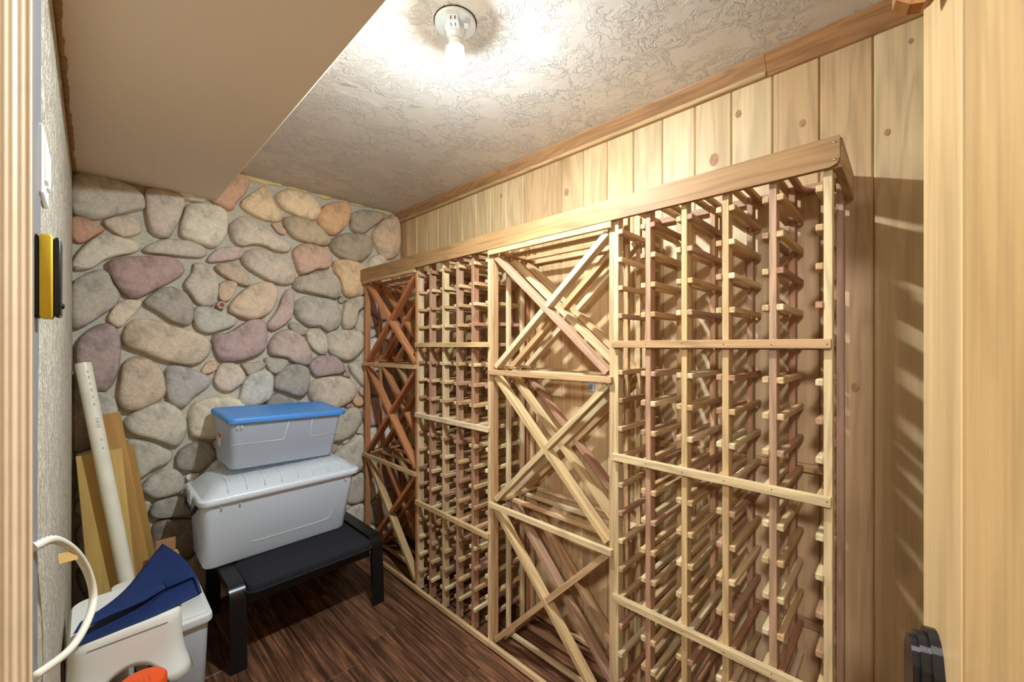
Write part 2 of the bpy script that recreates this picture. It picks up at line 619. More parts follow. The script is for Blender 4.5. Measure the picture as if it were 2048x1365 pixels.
STONES = [
 ((160,145,125),[(-0.066,2.228),(-0.022,2.257),(0.052,2.255),(0.131,2.236),(0.176,2.205),(0.186,2.138),(0.144,2.110),(0.076,2.073),(0.012,2.038),(-0.056,2.047),(-0.068,2.076)]),
 ((172,150,130),[(0.189,2.235),(0.249,2.251),(0.340,2.231),(0.336,2.156),(0.311,2.077),(0.276,2.002),(0.215,2.012),(0.196,2.070),(0.188,2.147)]),
 ((186,168,142),[(0.358,2.198),(0.406,2.218),(0.484,2.225),(0.532,2.198),(0.536,2.105),(0.520,2.043),(0.476,1.982),(0.421,1.992),(0.340,2.009),(0.324,2.052),(0.340,2.148)]),
 ((180,124,90),[(0.590,2.436),(0.637,2.425),(0.642,2.391),(0.620,2.324),(0.582,2.269),(0.557,2.213),(0.500,2.224),(0.460,2.248),(0.484,2.336),(0.540,2.411)]),
 ((196,158,112),[(0.672,2.359),(0.722,2.403),(0.750,2.380),(0.773,2.302),(0.821,2.239),(0.807,2.206),(0.731,2.193),(0.659,2.212),(0.607,2.240),(0.599,2.273),(0.633,2.317)]),
 ((202,164,118),[(0.780,2.356),(0.826,2.406),(0.905,2.422),(0.999,2.403),(1.048,2.337),(1.032,2.276),(0.989,2.255),(0.885,2.265),(0.816,2.291)]),
 ((192,134,84),[(1.065,2.363),(1.144,2.412),(1.227,2.427),(1.249,2.373),(1.233,2.286),(1.179,2.215),(1.121,2.180),(1.054,2.213),(1.030,2.275)]),
 ((148,126,100),[(1.251,2.355),(1.351,2.407),(1.498,2.413),(1.484,2.365),(1.403,2.291),(1.326,2.226),(1.257,2.249),(1.251,2.301)]),
 ((184,146,108),[(1.512,2.384),(1.589,2.421),(1.629,2.384),(1.633,2.188),(1.582,2.101),(1.498,2.082),(1.443,2.155),(1.410,2.237),(1.443,2.306)]),
 ((146,124,96),[(1.133,2.165),(1.227,2.219),(1.364,2.228),(1.417,2.188),(1.390,2.096),(1.301,2.024),(1.179,2.039),(1.115,2.087),(1.110,2.126)]),
 ((164,136,100),[(0.831,2.236),(0.905,2.261),(0.999,2.246),(1.065,2.204),(1.115,2.144),(1.087,2.105),(0.999,2.100),(0.895,2.114),(0.845,2.159),(0.824,2.208)]),
 ((170,130,105),[(0.759,2.183),(0.797,2.186),(0.845,2.153),(0.831,2.126),(0.792,2.137)]),
 ((178,156,130),[(0.552,2.143),(0.599,2.188),(0.650,2.195),(0.713,2.152),(0.797,2.106),(0.870,2.066),(0.855,2.026),(0.787,2.015),(0.713,2.039),(0.650,2.033),(0.599,2.013),(0.557,2.050),(0.544,2.107)]),
 ((176,130,104),[(0.885,2.047),(0.947,2.096),(1.032,2.095),(1.104,2.067),(1.124,2.007),(1.098,1.957),(1.021,1.935),(0.926,1.889),(0.900,1.941),(0.880,2.003)]),
 ((190,148,100),[(1.138,2.009),(1.227,2.034),(1.326,2.019),(1.364,1.981),(1.358,1.882),(1.351,1.807),(1.239,1.773),(1.197,1.805),(1.179,1.886),(1.138,1.939)]),
 ((158,138,114),[(0.895,1.864),(0.957,1.893),(1.087,1.938),(1.156,1.906),(1.185,1.839),(1.173,1.768),(1.133,1.755),(1.054,1.769),(0.957,1.782),(0.885,1.797)]),
 ((172,150,126),[(0.607,1.970),(0.650,2.009),(0.722,2.017),(0.816,1.977),(0.885,1.917),(0.895,1.864),(0.865,1.822),(0.787,1.819),(0.704,1.851),(0.633,1.893),(0.603,1.929)]),
 ((166,136,122),[(0.445,1.924),(0.484,1.979),(0.548,2.007),(0.607,2.010),(0.620,1.982),(0.590,1.942),(0.524,1.917),(0.460,1.900),(0.441,1.905)]),
 ((166,148,128),[(0.176,1.926),(0.215,1.968),(0.276,1.997),(0.362,2.004),(0.429,1.979),(0.441,1.948),(0.414,1.920),(0.340,1.913),(0.256,1.913),(0.189,1.911)]),
 ((174,150,124),[(0.035,2.035),(0.064,2.062),(0.113,2.086),(0.157,2.070),(0.176,2.031),(0.157,1.996),(0.107,1.974),(0.064,1.999)]),
 ((168,114,84),[(-0.066,2.032),(-0.039,2.043),(0.000,2.031),(0.041,2.003),(0.012,1.964),(-0.034,1.919),(-0.061,1.926),(-0.068,1.956)]),
 ((176,160,136),[(-0.064,1.829),(-0.039,1.889),(0.000,1.945),(0.041,1.978),(0.101,1.973),(0.157,1.958),(0.170,1.929),(0.138,1.898),(0.082,1.876),(0.035,1.844),(0.000,1.806),(-0.045,1.788),(-0.066,1.801)]),
 ((150,114,104),[(0.049,1.838),(0.082,1.868),(0.163,1.889),(0.263,1.905),(0.318,1.891),(0.344,1.844),(0.326,1.805),(0.249,1.742),(0.163,1.677),(0.138,1.670),(0.101,1.701),(0.064,1.773)]),
 ((150,136,118),[(-0.066,1.717),(-0.039,1.760),(0.012,1.800),(0.052,1.797),(0.070,1.740),(0.094,1.692),(0.082,1.640),(0.035,1.587),(-0.017,1.536),(-0.061,1.510),(-0.068,1.558)]),
 ((142,128,112),[(0.182,1.665),(0.229,1.722),(0.290,1.748),(0.354,1.716),(0.380,1.653),(0.380,1.578),(0.354,1.545),(0.290,1.565),(0.229,1.616),(0.186,1.644)]),
 ((168,148,128),[(0.340,1.770),(0.376,1.839),(0.384,1.887),(0.429,1.889),(0.468,1.861),(0.492,1.816),(0.492,1.738),(0.476,1.665),(0.421,1.654),(0.388,1.682),(0.362,1.726)]),
 ((164,136,106),[(0.476,1.881),(0.516,1.906),(0.582,1.911),(0.633,1.853),(0.650,1.804),(0.624,1.786),(0.565,1.805),(0.500,1.846)]),
 ((172,138,108),[(0.496,1.777),(0.528,1.808),(0.582,1.801),(0.573,1.746),(0.548,1.699),(0.516,1.687),(0.494,1.709)]),
 ((182,148,116),[(0.540,1.664),(0.573,1.716),(0.633,1.782),(0.704,1.820),(0.769,1.817),(0.795,1.767),(0.778,1.681),(0.722,1.615),(0.650,1.591),(0.582,1.607),(0.544,1.635)]),
 ((178,156,126),[(0.052,1.572),(0.070,1.623),(0.107,1.664),(0.157,1.668),(0.176,1.656),(0.157,1.611),(0.125,1.567),(0.094,1.527),(0.064,1.543)]),
 ((158,146,128),[(0.388,1.644),(0.445,1.656),(0.500,1.632),(0.548,1.616),(0.586,1.588),(0.565,1.552),(0.500,1.521),(0.445,1.505),(0.399,1.528),(0.380,1.578)]),
 ((164,132,116),[(0.759,1.606),(0.797,1.672),(0.816,1.737),(0.855,1.796),(0.885,1.776),(0.885,1.678),(0.865,1.601),(0.807,1.550),(0.754,1.527),(0.731,1.563)]),
 ((158,142,122),[(0.895,1.711),(0.957,1.755),(1.043,1.756),(1.133,1.741),(1.179,1.674),(1.179,1.592),(1.133,1.543),(1.087,1.530),(1.043,1.569),(0.978,1.561),(0.905,1.613),(0.885,1.667)]),
 ((166,144,116),[(1.215,1.735),(1.276,1.776),(1.351,1.789),(1.351,1.721),(1.301,1.681),(1.288,1.596),(1.251,1.553),(1.197,1.563),(1.193,1.651)]),
 ((174,148,118),[(0.107,1.506),(0.131,1.558),(0.170,1.575),(0.235,1.567),(0.333,1.530),(0.414,1.500),(0.460,1.448),(0.445,1.381),(0.391,1.335),(0.311,1.342),(0.235,1.372),(0.163,1.412),(0.110,1.438)]),
 ((154,120,112),[(0.468,1.496),(0.540,1.512),(0.599,1.558),(0.668,1.597),(0.727,1.579),(0.736,1.501),(0.727,1.418),(0.677,1.377),(0.590,1.349),(0.516,1.346),(0.484,1.380),(0.468,1.438)]),
 ((166,134,118),[(0.750,1.459),(0.787,1.513),(0.855,1.541),(0.926,1.505),(0.978,1.427),(0.994,1.349),(0.968,1.311),(0.885,1.330),(0.845,1.363),(0.759,1.381),(0.741,1.418)]),
 ((140,126,104),[(0.855,1.568),(0.895,1.586),(0.957,1.538),(0.957,1.511),(0.926,1.505),(0.875,1.536)]),
 ((172,154,128),[(0.957,1.516),(0.989,1.550),(1.054,1.541),(1.087,1.485),(1.093,1.404),(1.065,1.376),(1.010,1.405),(0.968,1.461)]),
 ((172,152,126),[(1.087,1.508),(1.156,1.544),(1.301,1.542),(1.351,1.500),(1.345,1.426),(1.288,1.360),(1.227,1.331),(1.133,1.369),(1.087,1.427)]),
 ((142,116,108),[(-0.045,1.470),(-0.006,1.520),(0.041,1.546),(0.076,1.531),(0.094,1.481),(0.097,1.404),(0.088,1.311),(0.064,1.237),(0.041,1.218),(-0.006,1.234),(-0.047,1.334),(-0.056,1.414)]),
 ((170,142,116),[(0.107,1.353),(0.144,1.382),(0.202,1.368),(0.249,1.313),(0.266,1.241),(0.263,1.178),(0.209,1.130),(0.144,1.111),(0.101,1.124),(0.088,1.193),(0.097,1.294)]),
 ((148,138,128),[(0.266,1.312),(0.304,1.334),(0.376,1.312),(0.460,1.256),(0.452,1.219),(0.391,1.167),(0.340,1.107),(0.297,1.120),(0.269,1.177)]),
 ((182,140,106),[(0.421,1.315),(0.452,1.352),(0.488,1.342),(0.484,1.303),(0.445,1.281),(0.418,1.287)]),
 ((180,152,128),[(0.484,1.294),(0.516,1.341),(0.582,1.329),(0.624,1.267),(0.607,1.218),(0.548,1.177),(0.500,1.191),(0.472,1.236)]),
 ((152,134,114),[(0.603,1.333),(0.659,1.337),(0.713,1.345),(0.727,1.314),(0.677,1.280),(0.642,1.261),(0.620,1.298)]),
 ((150,136,116),[(0.722,1.361),(0.797,1.359),(0.855,1.342),(0.836,1.299),(0.787,1.264),(0.745,1.292)]),
 ((166,156,138),[(0.607,1.218),(0.659,1.276),(0.722,1.293),(0.764,1.260),(0.769,1.186),(0.750,1.114),(0.677,1.080),(0.590,1.089),(0.599,1.168)]),
 ((138,126,108),[(0.778,1.238),(0.816,1.289),(0.885,1.324),(0.968,1.294),(0.978,1.216),(0.962,1.139),(0.916,1.110),(0.836,1.149),(0.773,1.175)]),
 ((152,122,112),[(0.989,1.338),(1.065,1.376),(1.156,1.357),(1.215,1.284),(1.191,1.250),(1.110,1.242),(1.021,1.235),(0.983,1.282)]),
 ((178,152,128),[(0.989,1.193),(1.065,1.227),(1.191,1.226),(1.276,1.173),(1.288,1.100),(1.239,1.044),(1.133,1.009),(1.032,1.043),(0.973,1.116)]),
 ((170,152,130),[(1.239,1.307),(1.326,1.341),(1.358,1.316),(1.358,1.143),(1.301,1.196),(1.251,1.259)]),
 ((164,146,124),[(1.307,1.657),(1.358,1.709),(1.377,1.624),(1.358,1.525),(1.288,1.554)]),
 ((156,146,130),[(0.005,1.217),(0.056,1.207),(0.075,1.179),(0.086,1.134),(0.089,1.102),(0.082,1.054),(0.029,1.056),(0.011,1.158)]),
 ((120,105,92),[(-0.064,1.294),(-0.043,1.282),(-0.018,1.208),(-0.000,1.113),(0.011,1.027),(0.004,0.961),(-0.025,0.948),(-0.064,0.955)]),
 ((170,155,132),[(0.106,1.062),(0.141,1.101),(0.199,1.133),(0.250,1.148),(0.303,1.122),(0.344,1.059),(0.353,0.987),(0.335,0.925),(0.299,0.905),(0.259,0.933),(0.207,0.964),(0.149,0.990),(0.110,1.029)]),
 ((186,166,138),[(0.363,1.087),(0.396,1.131),(0.477,1.153),(0.578,1.132),(0.655,1.059),(0.600,0.970),(0.495,0.917),(0.420,0.929),(0.372,0.949),(0.363,1.021)]),
 ((160,148,128),[(0.117,0.962),(0.177,0.957),(0.262,0.903),(0.298,0.862),(0.271,0.821),(0.211,0.800),(0.157,0.762),(0.137,0.860)]),
 ((132,118,102),[(0.307,0.849),(0.352,0.899),(0.438,0.908),(0.478,0.827),(0.429,0.752),(0.371,0.759),(0.316,0.783)]),
 ((158,146,128),[(0.169,0.720),(0.219,0.775),(0.289,0.788),(0.334,0.749),(0.343,0.677),(0.307,0.651),(0.236,0.647),(0.202,0.667)]),
 ((138,126,112),[(0.202,0.577),(0.228,0.632),(0.307,0.639),(0.362,0.601),(0.362,0.530),(0.307,0.532),(0.236,0.542)]),
 ((150,132,110),[(0.177,0.518),(0.206,0.525),(0.206,0.441),(0.194,0.367),(0.177,0.429)]),
 ((120,100,84),[(0.219,0.516),(0.325,0.512),(0.400,0.471),(0.400,0.327),(0.325,0.295),(0.219,0.324)]),
 ((184,138,96),[(1.266,1.075),(1.330,1.076),(1.346,1.020),(1.305,1.009),(1.271,1.036)]),
 ((164,148,126),[(1.093,0.900),(1.227,0.995),(1.305,0.996),(1.330,0.913),(1.274,0.828),(1.181,0.789),(1.093,0.797)]),
 ((172,158,136),[(1.122,0.688),(1.258,0.777),(1.338,0.802),(1.354,0.658),(1.322,0.556),(1.227,0.546),(1.137,0.596)]),
 ((168,152,130),[(1.212,0.489),(1.322,0.537),(1.354,0.486),(1.354,0.345),(1.258,0.332),(1.212,0.368)]),
 ((176,162,140),[(1.212,0.292),(1.338,0.318),(1.362,0.169),(1.290,0.161),(1.212,0.201)]),
 ((192,168,138),[(0.835,0.603),(0.878,0.518),(0.954,0.481),(1.023,0.493),(1.091,0.558),(1.090,0.656),(1.005,0.717),(0.942,0.736),(0.872,0.674)]),
 ((146,112,105),[(0.127,0.017),(0.203,0.010),(0.291,0.070),(0.304,0.154),(0.286,0.216),(0.211,0.280),(0.113,0.238),(0.055,0.176),(0.069,0.090)]),
 ((170,128,112),[(0.421,0.602),(0.449,0.508),(0.505,0.438),(0.589,0.432),(0.669,0.486),(0.691,0.561),(0.653,0.639),(0.571,0.677),(0.494,0.663)]),
 ((170,128,112),[(1.526,1.898),(1.430,1.870),(1.384,1.773),(1.410,1.688),(1.474,1.623),(1.567,1.654),(1.639,1.684),(1.639,1.790),(1.609,1.849)]),
 ((135,122,108),[(0.904,1.092),(0.855,1.116),(0.781,1.147),(0.727,1.080),(0.721,1.012),(0.778,0.927),(0.852,0.911),(0.929,0.959),(0.977,1.027)]),
 ((160,140,115),[(0.743,0.219),(0.809,0.264),(0.861,0.357),(0.819,0.431),(0.742,0.472),(0.671,0.460),(0.608,0.410),(0.593,0.343),(0.640,0.268)]),
 ((160,140,115),[(0.490,0.311),(0.416,0.348),(0.372,0.289),(0.265,0.260),(0.313,0.199),(0.330,0.098),(0.427,0.088),(0.499,0.115),(0.530,0.219)]),
 ((196,182,160),[(1.564,0.659),(1.581,0.741),(1.538,0.824),(1.467,0.843),(1.374,0.836),(1.371,0.726),(1.374,0.657),(1.420,0.609),(1.509,0.594)]),
 ((196,182,160),[(1.509,1.474),(1.435,1.494),(1.364,1.471),(1.341,1.395),(1.341,1.349),(1.374,1.259),(1.466,1.257),(1.531,1.292),(1.538,1.400)]),
 ((135,122,108),[(1.602,1.076),(1.631,1.172),(1.637,1.247),(1.548,1.293),(1.489,1.244),(1.420,1.241),(1.391,1.144),(1.443,1.064),(1.542,1.042)]),
 ((160,140,115),[(0.922,0.116),(1.030,0.111),(1.096,0.155),(1.101,0.253),(1.065,0.346),(1.005,0.363),(0.915,0.341),(0.848,0.267),(0.871,0.174)]),
 ((135,122,108),[(1.543,0.130),(1.607,0.169),(1.624,0.245),(1.604,0.333),(1.525,0.369),(1.425,0.327),(1.380,0.276),(1.388,0.177),(1.440,0.133)]),
 ((192,168,138),[(-0.010,0.740),(0.084,0.758),(0.123,0.814),(0.112,0.893),(0.093,0.972),(0.007,0.944),(-0.057,0.934),(-0.051,0.867),(-0.052,0.801)]),
 ((170,128,112),[(1.345,0.907),(1.384,0.853),(1.448,0.865),(1.535,0.868),(1.546,0.975),(1.498,1.031),(1.421,1.067),(1.362,1.018),(1.339,0.955)]),
 ((165,152,135),[(0.596,0.944),(0.541,0.868),(0.566,0.776),(0.625,0.728),(0.704,0.725),(0.767,0.771),(0.785,0.870),(0.753,0.922),(0.672,0.962)]),
 ((165,152,135),[(0.955,0.755),(1.002,0.741),(1.088,0.719),(1.073,0.803),(1.077,0.857),(1.050,0.955),(0.956,0.938),(0.873,0.877),(0.875,0.805)]),
 ((196,182,160),[(0.745,0.044),(0.774,0.113),(0.721,0.208),(0.648,0.220),(0.547,0.203),(0.523,0.126),(0.524,0.043),(0.609,0.011),(0.682,0.006)]),
 ((165,152,135),[(-0.050,0.517),(-0.051,0.448),(0.001,0.394),(0.096,0.426),(0.149,0.470),(0.137,0.579),(0.066,0.642),(-0.003,0.649),(-0.054,0.572)]),
 ((146,112,105),[(1.599,0.603),(1.514,0.578),(1.455,0.538),(1.437,0.457),(1.493,0.377),(1.571,0.374),(1.639,0.404),(1.632,0.480),(1.642,0.525)]),
 ((170,128,112),[(1.119,0.182),(1.091,0.132),(1.077,0.062),(1.157,0.008),(1.234,0.009),(1.288,0.058),(1.276,0.148),(1.221,0.183),(1.172,0.235)]),
 ((135,122,108),[(-0.045,0.320),(-0.007,0.233),(0.068,0.217),(0.110,0.259),(0.195,0.288),(0.196,0.352),(0.137,0.428),(0.072,0.397),(-0.041,0.399)]),
 ((192,168,138),[(1.581,1.925),(1.619,2.005),(1.533,2.067),(1.460,2.107),(1.388,2.060),(1.386,1.988),(1.381,1.914),(1.447,1.898),(1.509,1.907)]),
 ((160,140,115),[(1.002,0.396),(1.080,0.365),(1.182,0.332),(1.187,0.422),(1.189,0.469),(1.194,0.538),(1.127,0.579),(1.073,0.514),(0.992,0.474)]),
 ((196,182,160),[(0.237,2.308),(0.301,2.257),(0.359,2.220),(0.439,2.237),(0.456,2.292),(0.484,2.368),(0.446,2.416),(0.364,2.413),(0.287,2.415)]),
 ((170,128,112),[(1.445,1.575),(1.466,1.502),(1.527,1.478),(1.583,1.411),(1.636,1.468),(1.637,1.537),(1.642,1.607),(1.592,1.641),(1.526,1.621)]),
 ((135,122,108),[(0.829,0.764),(0.730,0.720),(0.655,0.705),(0.672,0.637),(0.703,0.591),(0.749,0.514),(0.819,0.540),(0.827,0.617),(0.851,0.670)]),
 ((192,168,138),[(-0.053,2.413),(-0.050,2.321),(-0.004,2.276),(0.051,2.265),(0.115,2.256),(0.168,2.296),(0.166,2.388),(0.105,2.411),(0.049,2.413)]),
 ((196,182,160),[(1.303,0.108),(1.301,0.048),(1.335,0.006),(1.394,0.009),(1.471,0.002),(1.487,0.086),(1.431,0.122),(1.384,0.152),(1.342,0.149)]),
 ((135,122,108),[(0.780,0.071),(0.775,0.015),(0.851,0.007),(0.911,0.008),(0.951,0.041),(0.917,0.109),(0.891,0.137),(0.842,0.193),(0.790,0.146)]),
 ((160,140,115),[(0.977,0.461),(0.929,0.472),(0.887,0.494),(0.823,0.461),(0.856,0.408),(0.869,0.331),(0.931,0.365),(0.958,0.373),(0.979,0.415)]),
 ((160,140,115),[(0.046,0.003),(0.075,0.058),(0.052,0.103),(0.040,0.163),(-0.013,0.167),(-0.052,0.126),(-0.057,0.081),(-0.052,0.032),(-0.004,0.006)]),
 ((196,182,160),[(0.543,0.693),(0.599,0.718),(0.549,0.776),(0.540,0.818),(0.474,0.793),(0.450,0.774),(0.413,0.715),(0.442,0.661),(0.503,0.685)]),
 ((135,122,108),[(0.150,0.719),(0.140,0.773),(0.091,0.744),(0.055,0.734),(0.011,0.688),(0.061,0.662),(0.090,0.648),(0.147,0.622),(0.182,0.669)]),
 ((135,122,108),[(1.637,0.096),(1.597,0.145),(1.561,0.121),(1.498,0.102),(1.493,0.031),(1.527,0.004),(1.579,0.005),(1.620,0.003),(1.640,0.047)]),
 ((160,140,115),[(0.414,0.465),(0.414,0.409),(0.413,0.378),(0.440,0.350),(0.493,0.326),(0.537,0.359),(0.555,0.420),(0.490,0.437),(0.458,0.470)]),
 ((135,122,108),[(1.334,0.559),(1.347,0.532),(1.364,0.499),(1.417,0.496),(1.434,0.540),(1.462,0.583),(1.406,0.602),(1.362,0.637),(1.347,0.597)]),
 ((165,152,135),[(1.615,0.858),(1.643,0.878),(1.639,0.920),(1.641,0.961),(1.606,0.995),(1.563,0.985),(1.558,0.930),(1.554,0.900),(1.570,0.855)]),
 ((146,112,105),[(1.632,1.434),(1.591,1.397),(1.553,1.385),(1.549,1.348),(1.559,1.304),(1.600,1.288),(1.640,1.302),(1.644,1.355),(1.639,1.380)]),
 ((192,168,138),[(1.003,0.007),(1.050,0.011),(1.065,0.052),(1.065,0.094),(1.017,0.100),(0.978,0.102),(0.942,0.095),(0.954,0.053),(0.965,0.005)]),
 ((192,168,138),[(1.370,0.430),(1.370,0.387),(1.368,0.358),(1.388,0.314),(1.432,0.344),(1.459,0.360),(1.463,0.389),(1.445,0.414),(1.418,0.451)]),
 ((192,168,138),[(0.621,0.279),(0.603,0.299),(0.565,0.328),(0.512,0.304),(0.527,0.265),(0.545,0.231),(0.574,0.221),(0.603,0.227),(0.655,0.238)]),
 ((160,140,115),[(1.040,0.968),(1.084,0.978),(1.066,1.015),(1.045,1.029),(1.018,1.038),(0.991,1.023),(0.978,1.005),(0.973,0.962),(1.015,0.964)]),
 ((192,168,138),[(1.115,0.246),(1.149,0.231),(1.188,0.247),(1.194,0.274),(1.196,0.326),(1.149,0.326),(1.104,0.341),(1.101,0.295),(1.109,0.266)]),
 ((165,152,135),[(0.362,0.619),(0.376,0.593),(0.412,0.605),(0.430,0.618),(0.448,0.645),(0.427,0.663),(0.402,0.701),(0.364,0.686),(0.340,0.652)]),
 ((135,122,108),[(1.562,0.804),(1.567,0.783),(1.587,0.759),(1.620,0.742),(1.641,0.778),(1.640,0.805),(1.641,0.853),(1.604,0.842),(1.574,0.841)]),
 ((196,182,160),[(0.528,0.020),(0.518,0.060),(0.512,0.083),(0.487,0.094),(0.463,0.087),(0.445,0.079),(0.422,0.048),(0.447,0.003),(0.493,0.006)]),
 ((196,182,160),[(0.842,0.729),(0.858,0.703),(0.880,0.699),(0.907,0.716),(0.915,0.732),(0.914,0.763),(0.893,0.775),(0.857,0.794),(0.843,0.764)]),
 ((170,128,112),[(0.420,0.066),(0.387,0.077),(0.364,0.078),(0.328,0.063),(0.328,0.026),(0.355,0.002),(0.380,0.003),(0.418,0.005),(0.410,0.037)]),
 ((196,182,160),[(0.860,0.811),(0.860,0.836),(0.849,0.881),(0.814,0.885),(0.793,0.837),(0.783,0.818),(0.784,0.781),(0.812,0.775),(0.836,0.788)]),
 ((146,112,105),[(0.201,2.323),(0.235,2.339),(0.248,2.363),(0.256,2.388),(0.245,2.416),(0.215,2.417),(0.187,2.415),(0.182,2.382),(0.183,2.355)]),
 ((146,112,105),[(1.450,1.630),(1.432,1.648),(1.413,1.666),(1.387,1.643),(1.386,1.619),(1.387,1.596),(1.410,1.566),(1.438,1.589),(1.470,1.606)]),
 ((135,122,108),[(0.722,0.973),(0.710,1.008),(0.707,1.043),(0.681,1.049),(0.657,1.032),(0.641,1.007),(0.635,0.968),(0.668,0.973),(0.698,0.964)]),
 ((146,112,105),[(0.372,0.555),(0.371,0.539),(0.374,0.502),(0.394,0.493),(0.427,0.500),(0.428,0.535),(0.423,0.553),(0.415,0.578),(0.388,0.579)]),
 ((170,128,112),[(1.343,1.074),(1.365,1.053),(1.395,1.068),(1.404,1.096),(1.386,1.124),(1.372,1.146),(1.332,1.141),(1.309,1.117),(1.322,1.089)]),
 ((192,168,138),[(0.808,0.239),(0.781,0.227),(0.760,0.219),(0.739,0.206),(0.754,0.181),(0.769,0.156),(0.790,0.169),(0.814,0.187),(0.835,0.207)]),
 ((146,112,105),[(0.090,1.043),(0.050,1.040),(0.024,1.026),(0.022,1.003),(0.022,0.968),(0.055,0.971),(0.075,0.972),(0.106,0.980),(0.104,1.012)]),
 ((165,152,135),[(0.816,0.529),(0.803,0.518),(0.768,0.505),(0.787,0.470),(0.817,0.473),(0.832,0.478),(0.852,0.490),(0.861,0.517),(0.844,0.540)]),
 ((160,140,115),[(0.537,0.884),(0.538,0.917),(0.498,0.909),(0.473,0.907),(0.466,0.884),(0.471,0.867),(0.489,0.839),(0.516,0.836),(0.528,0.867)]),
 ((146,112,105),[(1.562,0.633),(1.580,0.612),(1.603,0.612),(1.631,0.606),(1.640,0.632),(1.638,0.669),(1.619,0.688),(1.584,0.687),(1.571,0.652)]),
 ((165,152,135),[(1.366,0.840),(1.362,0.860),(1.345,0.883),(1.316,0.869),(1.303,0.848),(1.296,0.821),(1.324,0.811),(1.352,0.796),(1.361,0.827)]),
 ((170,128,112),[(1.133,0.777),(1.108,0.781),(1.095,0.757),(1.092,0.735),(1.097,0.721),(1.121,0.705),(1.135,0.714),(1.152,0.727),(1.163,0.761)]),
 ((165,152,135),[(1.367,1.502),(1.390,1.493),(1.407,1.496),(1.421,1.505),(1.445,1.526),(1.433,1.556),(1.400,1.555),(1.379,1.559),(1.375,1.528)]),
 ((146,112,105),[(0.024,0.207),(-0.002,0.221),(-0.018,0.227),(-0.051,0.235),(-0.056,0.210),(-0.055,0.185),(-0.031,0.168),(-0.015,0.174),(0.023,0.178)]),
 ((135,122,108),[(1.131,0.994),(1.099,0.996),(1.094,0.970),(1.079,0.946),(1.090,0.920),(1.125,0.932),(1.141,0.942),(1.151,0.958),(1.153,0.988)]),
 ((192,168,138),[(-0.045,0.711),(-0.059,0.682),(-0.055,0.656),(-0.031,0.643),(-0.012,0.657),(0.015,0.661),(0.005,0.684),(0.010,0.716),(-0.023,0.718)]),
 ((192,168,138),[(1.635,0.386),(1.615,0.380),(1.600,0.372),(1.589,0.354),(1.605,0.344),(1.619,0.324),(1.643,0.334),(1.643,0.355),(1.643,0.371)]),
 ((170,128,112),[(1.602,1.938),(1.586,1.918),(1.554,1.903),(1.576,1.886),(1.592,1.878),(1.620,1.865),(1.632,1.880),(1.640,1.908),(1.626,1.938)]),
 ((165,152,135),[(0.727,0.524),(0.701,0.541),(0.693,0.515),(0.686,0.495),(0.706,0.478),(0.722,0.476),(0.738,0.482),(0.757,0.499),(0.740,0.516)]),
 ((196,182,160),[(1.583,1.018),(1.613,1.008),(1.630,1.006),(1.644,1.026),(1.643,1.043),(1.643,1.072),(1.616,1.076),(1.601,1.059),(1.584,1.043)]),
 ((160,140,115),[(0.199,0.592),(0.204,0.605),(0.206,0.635),(0.177,0.641),(0.162,0.616),(0.138,0.601),(0.151,0.583),(0.175,0.564),(0.189,0.577)]),
 ((135,122,108),[(1.216,1.746),(1.229,1.764),(1.215,1.772),(1.203,1.781),(1.189,1.779),(1.180,1.765),(1.165,1.744),(1.183,1.727),(1.204,1.739)]),
 ((135,122,108),[(0.622,0.721),(0.605,0.715),(0.598,0.702),(0.589,0.685),(0.614,0.673),(0.634,0.665),(0.646,0.684),(0.641,0.704),(0.634,0.717)]),
 ((146,112,105),[(0.315,0.027),(0.322,0.035),(0.319,0.053),(0.312,0.075),(0.290,0.058),(0.283,0.049),(0.261,0.034),(0.278,0.015),(0.303,0.006)]),
 ((192,168,138),[(1.371,1.873),(1.377,1.850),(1.404,1.846),(1.415,1.865),(1.421,1.877),(1.420,1.891),(1.408,1.898),(1.392,1.898),(1.373,1.895)]),
 ((146,112,105),[(1.250,1.223),(1.245,1.243),(1.237,1.263),(1.220,1.268),(1.209,1.254),(1.199,1.242),(1.201,1.231),(1.215,1.221),(1.224,1.222)]),
 ((196,182,160),[(0.355,0.710),(0.369,0.702),(0.380,0.704),(0.394,0.707),(0.399,0.720),(0.407,0.738),(0.384,0.743),(0.369,0.745),(0.349,0.733)]),
 ((160,140,115),[(0.593,0.420),(0.579,0.420),(0.567,0.414),(0.564,0.403),(0.559,0.388),(0.574,0.373),(0.588,0.378),(0.598,0.392),(0.598,0.403)]),
 ((160,140,115),[(-0.040,0.722),(-0.026,0.727),(-0.022,0.739),(-0.025,0.751),(-0.033,0.757),(-0.052,0.769),(-0.059,0.749),(-0.059,0.737),(-0.059,0.711)]),
 ((135,122,108),[(1.205,0.543),(1.201,0.523),(1.205,0.513),(1.214,0.503),(1.223,0.502),(1.235,0.508),(1.251,0.524),(1.233,0.534),(1.221,0.539)]),
 ((160,140,115),[(1.367,1.794),(1.384,1.802),(1.392,1.809),(1.396,1.819),(1.393,1.833),(1.385,1.837),(1.371,1.838),(1.365,1.824),(1.366,1.815)]),
 ((196,182,160),[(1.393,0.483),(1.376,0.484),(1.368,0.475),(1.364,0.461),(1.367,0.451),(1.374,0.445),(1.385,0.447),(1.393,0.452),(1.404,0.467)]),
 ((192,168,138),[(1.235,0.334),(1.225,0.339),(1.209,0.346),(1.204,0.325),(1.202,0.316),(1.211,0.306),(1.222,0.302),(1.232,0.311),(1.252,0.316)]),
 ((192,168,138),[(1.214,0.796),(1.206,0.790),(1.195,0.781),(1.200,0.760),(1.218,0.763),(1.228,0.767),(1.235,0.774),(1.244,0.791),(1.229,0.795)]),
